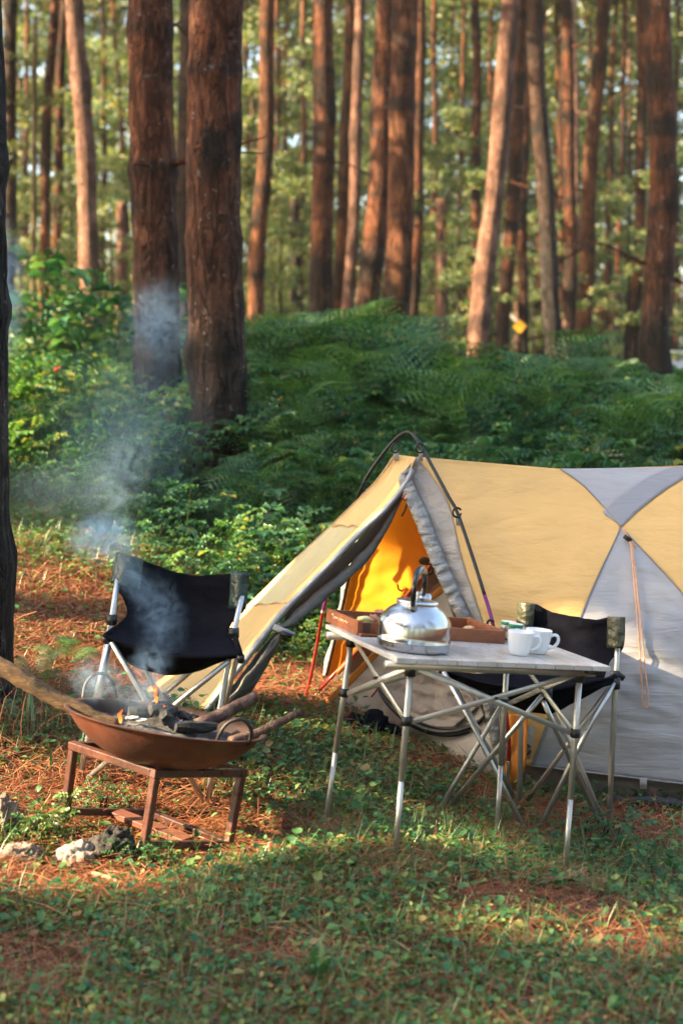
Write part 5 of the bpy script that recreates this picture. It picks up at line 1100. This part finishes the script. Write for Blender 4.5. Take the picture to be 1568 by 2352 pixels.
def tubes(name, segs, r, mat, parent):
    for s in segs: MB().tube(WL(s), r, 14).build(name, mat, parent)
def left_chair():
    b = W(340, 1800, 5.0); b.z = g(b.x, b.y); t = thing('folding_chair', b, 'black folding chair with dark green corner patches behind the smoking fire bowl', 'chair', 'black folding camp chairs')
    r = pxm(7.2, 4.95); r2 = pxm(6.3, 4.95)
    tubes('back_post', [[(277, 1282, 5.2), (257, 1425, 5.09), (222, 1600, 5.03), (186, 1780, 4.96)], [(566, 1326, 5.12), (536, 1455, 5.02), (506, 1625, 4.95), (478, 1844, 4.86)]], r, ALU, t)
    MB().tube(WL([(258, 1440, 5.06), (238, 1540, 5.0), (222, 1612, 4.97)]), r * 1.35, 14).build('post_sleeve', ALU, t)
    tubes('cross_leg', [[(257, 1474, 4.76), (341, 1620, 4.80), (469, 1840, 4.86)], [(527, 1517, 4.70), (407, 1615, 4.80), (201, 1788, 4.95)]], r2, ALU, t)
    tubes('cross_leg', [[(300, 1480, 5.06), (373, 1607, 5.08), (452, 1745, 5.15)], [(470, 1515, 5.02), (373, 1597, 5.10), (228, 1722, 5.2)]], r2, ALU_DULL, t)
    tubes('rear_leg', [[(550, 1490, 5.02), (516, 1620, 5.06), (482, 1770, 5.15)]], r2, pmat('tube_brownish', (.30, .25, .17), (.36, .30, .22), 10, .45, .6), t)
    rows = [[(274, 1271, 5.2), (330, 1287, 5.19), (400, 1312, 5.21), (460, 1323, 5.2), (530, 1317, 5.14), (570, 1316, 5.12)],
            [(262, 1338, 5.18), (330, 1348, 5.19), (410, 1368, 5.22), (480, 1380, 5.19), (562, 1398, 5.1)],
            [(282, 1372, 5.15), (350, 1390, 5.18), (420, 1406, 5.2), (480, 1410, 5.16), (543, 1415, 5.06)],
            [(292, 1410, 5.12), (350, 1420, 5.16), (420, 1432, 5.16), (470, 1440, 5.12), (524, 1452, 5.03)],
            [(262, 1442, 5.04), (330, 1462, 5.02), (410, 1474, 5.0), (470, 1480, 4.98), (540, 1478, 4.93)],
            [(238, 1459, 4.76), (310, 1489, 4.74), (380, 1504, 4.73), (460, 1509, 4.70), (553, 1504, 4.67)]]
    cloth('seat_and_back', rows, NYLON, t, 44, 36, wrk=.010, seed=1)
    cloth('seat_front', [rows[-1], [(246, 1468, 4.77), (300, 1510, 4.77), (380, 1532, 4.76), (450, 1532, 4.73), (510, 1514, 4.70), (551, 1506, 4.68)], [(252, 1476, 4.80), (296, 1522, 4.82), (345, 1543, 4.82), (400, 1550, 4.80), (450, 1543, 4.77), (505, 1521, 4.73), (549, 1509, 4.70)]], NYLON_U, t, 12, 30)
    MB().tube([W(a, b_, c - .004) for a, b_, c in resample(rows[-1], 30)], .006, 8).build('seat_piping', NYLON, t)
    def patch(P, name='corner_patch'):
        G = []
        for i in range(12):
            f = i / 11; row = []
            for j in range(13):
                k = j / 12; a = np.array(P[0]) + (np.array(P[1]) - np.array(P[0])) * k; c = np.array(P[3]) + (np.array(P[2]) - np.array(P[3])) * k; q = a + (c - a) * f; row.append(W(q[0], q[1], q[2] - .022 * math.sin(math.pi * k) - .006 - .006 * mnoise.noise(Vector((i * .5, j * .5, P[0][0])))))
            G.append(row)
        solid(MB().grid(G).build(name, PVC2, t), .006)
    patch([(270, 1268, 5.195), (330, 1285, 5.18), (320, 1354, 5.165), (255, 1339, 5.17)]); patch([(531, 1313, 5.13), (573, 1315, 5.11), (564, 1400, 5.09), (526, 1397, 5.11)])
    for a, b_ in (((243, 1462, 4.77), (263, 1447, 5.03)), ((553, 1506, 4.66), (541, 1468, 4.98))):
        p = W(*a); q = W(*b_); MB().tube([p, q], [pxm(9, 4.9)] * 2, 10, flat=.7).build('seat_sleeve', NYLON, t); MB().tube([p - Vector((0, 0, .0)), p + Vector((0, .01, -.022))], .013, 10).build('corner_joint', BLACKP, t)
    for p in ((258, 1422, 5.08), (537, 1452, 5.02)): c = W(*p); MB().tube([c + Vector((0, 0, .015)), c - Vector((0, 0, .02))], .019, 12).build('post_clamp', BLACKP, t)
left_chair()
def right_chair():
    b = W(1230, 1880, 5.10); b.z = g(b.x, b.y); t = thing('folding_chair', b, 'black folding chair with olive corner patches behind the table', 'chair', 'black folding camp chairs')
    r = pxm(6.6, 5.0); r2 = pxm(6.0, 5.0)
    tubes('back_post', [[(1421, 1424, 5.12), (1413, 1560, 5.08), (1397, 1896, 5.04)], [(1204, 1392, 5.40), (1196, 1600, 5.32), (1193, 1842, 5.25)]], r, ALU_DULL, t)
    tubes('cross_leg', [[(1410, 1568, 5.03), (1352, 1668, 5.00), (1231, 1918, 4.94)], [(1248, 1612, 4.84), (1271, 1665, 4.88), (1378, 1894, 5.03)], [(1018, 1542, 5.18), (1091, 1678, 5.10), (1201, 1900, 4.94)], [(1244, 1598, 4.86), (1148, 1712, 4.98), (1027, 1858, 5.10)]], r2, ALU, t)
    tubes('cross_leg', [[(1402, 1575, 5.08), (1294, 1723, 5.18), (1210, 1838, 5.26)], [(1262, 1590, 5.15), (1295, 1672, 5.12), (1388, 1895, 5.05)], [(1190, 1552, 5.30), (1146, 1628, 5.24), (1008, 1860, 5.10)], [(1040, 1572, 5.22), (1091, 1664, 5.22), (1178, 1828, 5.27)]], r2, ALU_DULL, t)
    back = [[(1187, 1384, 5.40), (1226, 1387, 5.37), (1262, 1404, 5.35), (1320, 1418, 5.27), (1360, 1421, 5.20), (1395, 1417, 5.15), (1435, 1418, 5.11)],
            [(1187, 1426, 5.40), (1240, 1440, 5.37), (1300, 1455, 5.30), (1360, 1470, 5.20), (1430, 1487, 5.10)],
            [(1190, 1470, 5.38), (1240, 1484, 5.34), (1300, 1500, 5.25), (1360, 1512, 5.16), (1402, 1516, 5.09)],
            [(1192, 1520, 5.35), (1240, 1532, 5.30), (1300, 1544, 5.22), (1345, 1552, 5.14), (1386, 1556, 5.07)]]
    cloth('backrest', back, NYLON, t, 34, 34, wrk=.012, seed=2)
    seat = [back[-1], [(1110, 1548, 5.29), (1180, 1580, 5.20), (1250, 1598, 5.10), (1330, 1590, 5.03), (1398, 1563, 5.03)], [(1014, 1536, 5.20), (1091, 1562, 5.12), (1170, 1580, 5.02), (1220, 1584, 4.92), (1256, 1584, 4.85)]]
    cloth('seat', seat, NYLON, t, 26, 30, wrk=.008, seed=4)
    up = [(1012, 1537, 5.20), (1091, 1563, 5.12), (1170, 1578, 5.00), (1230, 1584, 4.90), (1262, 1586, 4.85), (1330, 1572, 4.94), (1408, 1557, 5.03)]
    lo = [(1016, 1541, 5.20), (1091, 1596, 5.14), (1182, 1628, 5.04), (1235, 1638, 4.96), (1268, 1638, 4.92), (1318, 1614, 4.98), (1402, 1568, 5.04)]
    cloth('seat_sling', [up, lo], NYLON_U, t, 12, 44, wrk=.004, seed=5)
    MB().tube([W(a, b_, c - .004) for a, b_, c in resample(up, 40)], .005, 8).build('seat_piping', NYLON, t)
    def patch(P):
        G = []
        for i in range(12):
            f = i / 11; row = []
            for j in range(13):
                k = j / 12; a = np.array(P[0]) + (np.array(P[1]) - np.array(P[0])) * k; c = np.array(P[3]) + (np.array(P[2]) - np.array(P[3])) * k; q = a + (c - a) * f; row.append(W(q[0], q[1], q[2] - .022 * math.sin(math.pi * k) - .006 - .008 * mnoise.noise(Vector((i * .5, j * .5, P[0][0])))))
            G.append(row)
        solid(MB().grid(G).build('corner_patch', PVC, t), .006)
    patch([(1188, 1383, 5.39), (1228, 1387, 5.36), (1222, 1441, 5.35), (1186, 1427, 5.38)]); patch([(1395, 1416, 5.14), (1435, 1417, 5.10), (1430, 1489, 5.08), (1394, 1487, 5.12)])
    p, q = W(1258, 1588, 4.85), W(1412, 1560, 5.04); MB().tube([q, q + (W(1330, 1585, 4.96) - q) * 1.0], [.020, .006], 10, flat=.6).build('seat_sleeve', NYLON, t)
    MB().tube([W(1402, 1553, 5.05), W(1418, 1551, 5.05), W(1432, 1559, 5.05)], [.02, .017, .010], 10, flat=.5).build('corner_joint', BLACKP, t); MB().tube([q + Vector((0, 0, .005)), q - Vector((0, 0, .035))], .019, 12).build('post_clamp', BLACKP, t)
    MB().tube([p + Vector((0, 0, .012)), p - Vector((0, 0, .02))], .015, 10).build('corner_joint', BLACKP, t); MB().tube([W(1014, 1534, 5.20), W(1018, 1544, 5.20)], .016, 10).build('corner_joint', BLACKP, t)
right_chair()

# ------------------------------------------------------------------ fire bowl
def fire():
    s = W(340, 1900, 4.5); s.z = g(s.x, s.y)
    t = thing('iron_stand', s, 'brown square iron stand under the fire bowl', 'stand')
    TL, TF, TRr = W(170, 1713, 4.53), W(358, 1776, 4.28), W(555, 1775, 4.52); TB = TL + TRr - TF
    BL, BF, BR = W(149, 1880, 4.54), W(329, 1958, 4.28), W(521, 1957, 4.51); BB = BL + BR - BF
    w = .026
    for a, b in ((TL, TF), (TF, TRr), (TRr, TB), (TB, TL)):
        d = (b - a).normalized() * .0135; MB().bar(a - d * .98, b - d * 1.02, w, w, (0, 0, 1), .1).build('top_bar', STANDM, t, False)
    hx = (TF - TL).normalized()
    for a, b in ((TL, BL), (TF, BF), (TRr, BR), (TB, BB)): MB().bar(a + (b - a).normalized() * .014, b + (b - a) * .02, w * .98, w * .98, hx, .1).build('leg', STANDM, t, False)
    up = lambda a, b, f: b + (a - b) * f
    for (a, b), (c, d) in (((TL, BL), (TB, BB)), ((TB, BB), (TRr, BR)), ((TF, BF), (TRr, BR))):
        A, B = up(a, b, .10), up(c, d, .10); e = (B - A).normalized() * .014; MB().bar(A + e, B - e, w * .9, w * .9, (0, 0, 1), .1).build('bottom_bar', STANDM, t, False)
    for p in (BF, BR): MB().bar(p + Vector((0, 0, .02)), p - Vector((0, 0, .02)), .012, .012, hx).build('foot_pin', STANDM, t, False)
    a, b = W(268, 1868, 4.66), W(432, 1932, 4.42); tag(MB().bar(a, b, .05, .02, (0, 0, 1), .1).build('plank_offcut', pmat('plank_red', (.085, .028, .017), (.15, .05, .028), 9, .6, 0, .3, 60, .003, (1, 4, 4)), None, False), 'flat reddish board lying inside the iron stand', 'board')
    # bowl
    c = W(381, 1655, 4.47); px_, py_ = .175, .13; ax = Vector((px_, py_, 1)).normalized(); Rr = .315
    ft = thing('fire_bowl', c - ax * .13, 'rusty wok used as a fire bowl on the iron stand', 'fire bowl')
    H = .150; prof = []
    for i in range(18):
        f = i / 17; r = Rr * math.sin(f * 1.22) / math.sin(1.22); z = -H + H * (1 - math.cos(f * 1.22)) / (1 - math.cos(1.22)); prof.append((r, z))
    rim = [(Rr + .012, .001), (Rr + .014, .005), (Rr + .008, .008), (Rr - .002, .004)]
    outer = MB().lathe(prof + rim[:2], c, ax, 72); outer.build('bowl', RUST, ft)
    MB().lathe(rim[1:] + [(r * .985, z + .004) for r, z in prof[::-1]], c, ax, 72).build('bowl_inside', RUST_D, ft)
    ROD = pmat('handle_rod', (.022, .018, .018), (.05, .035, .03), 20, .55, .4, .3)
    MB().tube(sweep3(WL([(191, 1606, 4.66), (196, 1575, 4.68), (212, 1553, 4.69), (236, 1547, 4.70), (256, 1562, 4.71), (264, 1584, 4.72), (268, 1602, 4.73)]), 40), .006, 10).build('handle_ring', ROD, ft)
    MB().tube(sweep3(WL([(497, 1708, 4.30), (505, 1685, 4.28), (522, 1662, 4.28), (545, 1652, 4.28), (563, 1656, 4.29), (577, 1676, 4.30), (575, 1696, 4.31), (568, 1712, 4.32)]), 40), .006, 10).build('handle_ring', ROD, ft)
    ex = Vector((1, 0, 0)); ex = (ex - ax * ex.dot(ax)).normalized(); ey = ax.cross(ex); B = lambda x, y, z: c + ex * x + ey * y + ax * z
    # ash bed
    G = []
    for i in range(40):
        row = []
        for j in range(40):
            x, y = (i / 39 * 2 - 1) * .29, (j / 39 * 2 - 1) * .29; rr = math.hypot(x, y); f = min(1, rr / .275); q = max(0, 1 - f * f)
            row.append(B(x * (.275 / max(rr, .275)) if rr > .275 else x, y * (.275 / max(rr, .275)) if rr > .275 else y, -.035 + .035 * math.exp(-((x + .0) ** 2 + (y - .05) ** 2) / .010) + .012 * mnoise.noise(Vector((x * 18, y * 18, 0))) * q + .008 * mnoise.noise(Vector((x * 50, y * 50, 4)))))
        G.append(row)
    tag(MB().grid(G).build('ash_bed', ASH), 'grey ash and burnt bits filling the fire bowl', 'ash', kind='stuff')
    labs = ['charred black stick pointing right in the ash', 'short charred chunk heaped at the middle of the fire', 'upright charred piece at the back of the heap', 'charred lump left of the heap', 'small charred lump right of the heap', 'split charred piece with pale edges facing the camera', 'charred stub under the upright piece']
    for i, (x, y, z, l, yaw, r) in enumerate([(.10, -.02, .0, .14, .45, .020), (.0, .04, .02, .09, 1.2, .026), (-.02, .09, .04, .08, 2.2, .024), (-.09, .05, .0, .08, .3, .026), (.06, .08, .01, .07, 2.6, .022), (.0, -.02, .012, .07, 1.9, .022), (-.03, .03, .03, .07, .7, .024)]):
        d = ex * math.cos(yaw) + ey * math.sin(yaw) + ax * (.12 if i != 2 else .5); d.normalize(); p = B(x, y, z)
        m = MB().tube([p - d * l * .5, p - d * l * .2, p + d * l * .2, p + d * l * .5], [r * .8, r, r * .95, r * .6], 9); m.V = [v + Vector((mnoise.noise(v * 60), mnoise.noise(v * 60 + Vector((9, 0, 0))), mnoise.noise(v * 60 + Vector((0, 9, 0))))) * .006 for v in m.V]
        tag(m.build('charcoal_piece', CHAR, None, False), labs[i], 'charcoal', 'burnt wood in the fire bowl')
    WHT = pmat('white_ash', (.30, .29, .28), (.52, .51, .50), 40, .95, 0, .5)
    for i, (x, y, l, yaw, lab) in enumerate([(-.10, -.06, .07, -.9, 'thin stick burnt to white ash, left one in the fire bowl'), (-.07, -.075, .06, -.8, 'thin stick burnt to white ash, front one in the fire bowl'), (.045, .0, .05, 1.4, 'stub burnt to pale ash right of the heap')]):
        d = ex * math.cos(yaw) + ey * math.sin(yaw) + ax * .25; p = B(x, y, .0); tag(MB().tube([p - d * l * .5, p, p + d * l * .5], [.004, .006, .003], 7).build('ash_stick', WHT), lab, 'ash stick', 'burnt wood in the fire bowl')
    def log(pts, rad, mat, label, seed, name='firewood_log'):
        P = sweep3(WL(pts), 40); m = MB().tube(P, [rad[0] + (rad[1] - rad[0]) * i / 39 for i in range(40)], 22)
        m.V = [v + Vector((mnoise.noise(v * 18 + Vector((seed, 0, 0))), mnoise.noise(v * 18 + Vector((0, seed, 0))), mnoise.noise(v * 30))) * rad[0] * .16 + Vector((0, 0, mnoise.noise(v * 70))) * rad[0] * .06 for v in m.V]
        tag(m.build(name, mat), label, 'log', 'firewood logs')
    log([(-60, 1508, 4.42), (20, 1542, 4.42), (120, 1600, 4.43), (200, 1640, 4.44), (268, 1668, 4.45)], (pxm(23, 4.42), pxm(17, 4.42)), LOGY, 'long yellow-brown split log running from the left edge into the fire bowl', 3)
    log([(588, 1600, 4.66), (545, 1622, 4.62), (500, 1646, 4.56), (450, 1668, 4.50)], (pxm(13, 4.6), pxm(17, 4.6)), LOGR, 'thick blotchy log leaning out of the bowl, upper one at right', 7)
    log([(690, 1635, 4.58), (640, 1660, 4.54), (590, 1684, 4.50), (530, 1704, 4.44)], (pxm(9, 4.5), pxm(13, 4.5)), LOGB, 'thinner brown log leaning out of the bowl, lower one at right', 11)
    # flames
    def flame(px, py, Y, h, w, label, seed):
        m, tt, out = nt('flame'); e = N(tt, 'ShaderNodeEmission', Strength=.42); sp = tt.nodes.new('ShaderNodeSeparateXYZ'); tc = tt.nodes.new('ShaderNodeTexCoord'); tt.links.new(tc.outputs['Generated'], sp.inputs[0])
        tt.links.new(ramp(tt, [(0, (1, .30, .05)), (.5, (1, .13, .02)), (1, (.9, .05, .015))], sp.outputs[2]), e.inputs[0]); tt.links.new(e.outputs[0], out.inputs[0])
        b = W(px, py, Y); k = 14; P = [b + Vector((w * .8 * math.sin(i * .55 + seed) * i / k, .004 * math.cos(i + seed), h * i / k)) for i in range(k + 1)]
        r_ = [max(.0006, w * math.sin(math.pi * (.12 + .88 * (i / k)) ** .7) * (1 - .35 * i / k)) for i in range(k + 1)]
        tag(MB().tube(P, r_, 10, flat=.7).build('flame', m), label, 'flame', 'flames in the fire bowl')
    flame(359, 1618, 4.50, .052, .007, 'tall thin orange flame at the back of the fire', .5); flame(356, 1586, 4.50, .018, .007, 'detached flame tip above the tall thin flame', 2.0); flame(277, 1658, 4.42, .042, .009, 'wavy orange flame at the left of the ash', 1.0); flame(376, 1626, 4.5, .010, .008, 'small glowing flame right of the tall one', 3)
fire()

# ------------------------------------------------------------------ stones, litter
def rock(px, py, Y, rx, ry, rz, seed, mat, label, amp=.38, rough=.05):
    b = W(px, py, Y); b.z = g(b.x, Y) + rz * .55; tag(MB().lump(b, rx, ry, rz, seed, amp, 1.7, 5, rough).build('rock', mat, None, True), label, 'rock', 'stones beside the iron stand')
ROCKW = pmat('rock_pale', (.10, .085, .07), (.20, .175, .15), 9, .9, 0, .9, 50, .012, c3=(.30, .27, .24)); ROCKD = pmat('rock_burnt', (.005, .0045, .0045), (.014, .012, .011), 12, .85, 0, 1.0, 50, .015, c3=(.05, .04, .034)); ROCKP = pmat('rock_pinkish', (.10, .07, .055), (.18, .125, .10), 9, .9, 0, .9, 50, .012, c3=(.26, .20, .165))
rock(180, 1948, 4.24, .062, .045, .048, 4, ROCKW, 'pale grey stone left against the burnt black stone'); rock(258, 1930, 4.27, .066, .055, .072, 12, ROCKD, 'jagged burnt black stone in front of the iron stand', .5, .12)
rock(8, 1895, 4.45, .045, .05, .065, 8, ROCKP, 'pinkish grey stone cut by the left edge of the photo'); rock(48, 1950, 4.22, .060, .04, .036, 15, ROCKP, 'low pinkish stone in the needles near the left edge')
def stick(P, r, label, mat=LOGB):
    Q = []
    for px, py, Y in P: b = W(px, py, Y); b.z = g(b.x, b.y) + .012; Q.append(b)
    tag(MB().tube(sweep3(Q, 16), [r * (1 - .5 * i / 15) for i in range(16)], 8).build('stick', mat), label, 'stick')
stick([(212, 2016, 4.12), (240, 2024, 4.1), (272, 2038, 4.06)], .008, 'pale broken stick lying in the needles before the stones', pmat('stick_pale', (.30, .20, .12), (.42, .30, .2), 20, .8))
stick([(640, 1604, 6.12), (600, 1596, 6.2), (585, 1590, 6.25)], .008, 'short stick on the needles near the red pole foot')
q = W(655, 1596, 6.1); q.z = g(q.x, q.y) + .01; tag(MB().lump(q, .045, .02, .008, 3, .4, 2, 3).build('wood_chip', pmat('chip_pale', (.35, .26, .18), (.48, .38, .28), 20, .8)), 'pale wood chip beside the foot of the red tent pole', 'wood chip')

# ------------------------------------------------------------------ far things
c = W(1193, 750, 26.0); t_ = thing('diamond_sign', c, 'yellow diamond shaped sign hanging far back in the wood', 'sign'); s_ = pxm(16.5, 26)
m_ = MB().bar(c + Vector((0, -.01, 0)), c + Vector((0, .01, 0)), s_ * 1.35, s_ * 1.35, Vector((1, 0, 1.15)), .06); m_.build('sign_plate', pmat('sign_yellow', (.72, .36, .02), (.78, .42, .03), 5, .5), t_, False)
a_, b_ = W(1166, 718, 26.0), W(1186, 738, 26.0); MB().bar(a_, b_, .06, .02, (0, 1, 0)).build('sign_arm', pmat('arm_pale', (.55, .50, .42), (.65, .6, .5), 5, .6), t_, False)
c = W(1014, 830, 13.5); t_ = thing('red_cloth', c, 'small red cloth hanging behind the ferns left of the leaning trunk', 'cloth'); RC = pmat('cloth_red', (.50, .012, .030), (.62, .02, .05), 6, .7)
MB().lump(c, .045, .03, .07, 3, .5, 2, 3).build('cloth_upper', RC, t_); MB().lump(c + Vector((-.03, 0, -.07)), .04, .03, .03, 6, .5, 2, 3).build('cloth_lower', RC, t_)
c = W(1556, 838, 24.0); t_ = thing('white_sheet', c, 'bluish white tarpaulin hung behind the rightmost big pine', 'tarpaulin'); G = [[c + Vector((x, .05 * math.sin(x * 9), z - .03 * math.cos(x * 3))) for x in np.linspace(-.14, .6, 16)] for z in np.linspace(.27, -.38, 10)]
solid(MB().grid(G).build('sheet', pmat('sheet_white', (.62, .64, .70), (.70, .72, .78), 3, .7), t_), .006)

# ------------------------------------------------------------------ smoke
def smoke(px, py, Y, rx, ry, rz, dens, ns, label, seed, tilt=0.0, thr=.42):
    m, t, out = nt('smoke'); v = t.nodes.new('ShaderNodeVolumePrincipled'); t.links.new(v.outputs[0], out.inputs['Volume'])
    v.inputs['Color'].default_value = (.50, .74, 1.0, 1); v.inputs['Anisotropy'].default_value = .25
    tc = t.nodes.new('ShaderNodeTexCoord'); ln = N(t, 'ShaderNodeVectorMath', operation='LENGTH'); t.links.new(tc.outputs['Object'], ln.inputs[0])
    mp = t.nodes.new('ShaderNodeMapping'); mp.inputs['Location'].default_value = (seed * 3.1, seed * 1.7, 0); mp.inputs['Scale'].default_value = (rx / .15, ry / .15, rz / .15); t.links.new(tc.outputs['Object'], mp.inputs[0])
    nz = noise(t, mp.outputs[0], ns, 5, .62, 1.6)
    fo = N(t, 'ShaderNodeMapRange'); fo.interpolation_type = 'SMOOTHSTEP'; t.links.new(ln.outputs['Value'], fo.inputs[0]); fo.inputs[1].default_value = 1.0; fo.inputs[2].default_value = .1; fo.inputs[3].default_value = 0; fo.inputs[4].default_value = 1
    nr = N(t, 'ShaderNodeMapRange'); t.links.new(nz, nr.inputs[0]); nr.inputs[1].default_value = thr; nr.inputs[2].default_value = .72; nr.inputs[3].default_value = 0; nr.inputs[4].default_value = 1
    a = N(t, 'ShaderNodeMath', operation='MULTIPLY'); t.links.new(fo.outputs[0], a.inputs[0]); t.links.new(nr.outputs[0], a.inputs[1])
    b = N(t, 'ShaderNodeMath', operation='MULTIPLY'); t.links.new(a.outputs[0], b.inputs[0]); b.inputs[1].default_value = dens; t.links.new(b.outputs[0], v.inputs['Density'])
    mb = MB().lump((0, 0, 0), 1, 1, 1, 0, 0, 1, 2); o = mb.build('smoke', m); o.location = W(px, py, Y); o.scale = (rx, ry, rz); o.rotation_euler = (0, tilt, 0)
    tag(o, label, 'smoke', kind='stuff')
smoke(368, 1420, 4.78, .115, .10, .205, 7, 2.6, 'curling smoke rising in front of the left chair back', 1, -.1)
smoke(330, 1600, 4.50, .15, .12, .085, 6, 2.4, 'smoke lying over the ash in the fire bowl', 2)
smoke(225, 1560, 4.62, .12, .10, .10, 11, 2.2, 'smoke drifting off the left rim of the fire bowl', 3)
smoke(236, 1236, 5.3, .17, .13, .12, 28, 2.2, 'round smoke puff above the left chair back', 4)
smoke(305, 1325, 5.0, .08, .08, .17, 9, 2.2, 'faint smoke strand leading up to the round puff', 5, -.5)
smoke(365, 740, 9.3, .30, .25, .36, 5, 1.6, 'bluish smoke cloud before the left one of the two biggest pines', 6)
smoke(14, 660, 7.0, .12, .15, .42, 7, 1.3, 'bluish smoke at the left edge of the photo', 7)
smoke(290, 980, 8.4, .62, .4, .70, 0.7, .8, 'thin smoke veil over the bank at left', 8, .3, .3)
smoke(140, 1120, 7.6, .42, .3, .22, 0.45, 1.0, 'thin smoke veil over the needle slope', 9, 0, .3)
smoke(345, 1530, 4.62, .09, .08, .12, 12, 2.6, 'smoke column leaving the fire bowl towards the left chair', 10, .25)
smoke(270, 1100, 6.5, .20, .15, .35, 3.0, 1.5, 'thin smoke trail between the round puff and the bank', 11, .3)

# ------------------------------------------------------------------ air between the trunks
def haze():
    m, t, out = nt('haze'); v = t.nodes.new('ShaderNodeVolumePrincipled'); v.inputs['Color'].default_value = (.96, .95, .80, 1); v.inputs['Density'].default_value = .0006; v.inputs['Anisotropy'].default_value = .3
    t.links.new(v.outputs[0], out.inputs['Volume'])
    x0, x1, y0, y1, z0, z1 = -46, 46, -38, 70, -2.5, 27
    V = [(x, y, z) for z in (z0, z1) for x, y in ((x0, y0), (x1, y0), (x1, y1), (x0, y1))]
    tag(MB().add(V, [(3, 2, 1, 0), (4, 5, 6, 7), (0, 1, 5, 4), (1, 2, 6, 5), (2, 3, 7, 6), (3, 0, 4, 7)]).build('haze', m, None, False), 'thin warm haze between the far trunks', 'haze', kind='stuff')
haze()
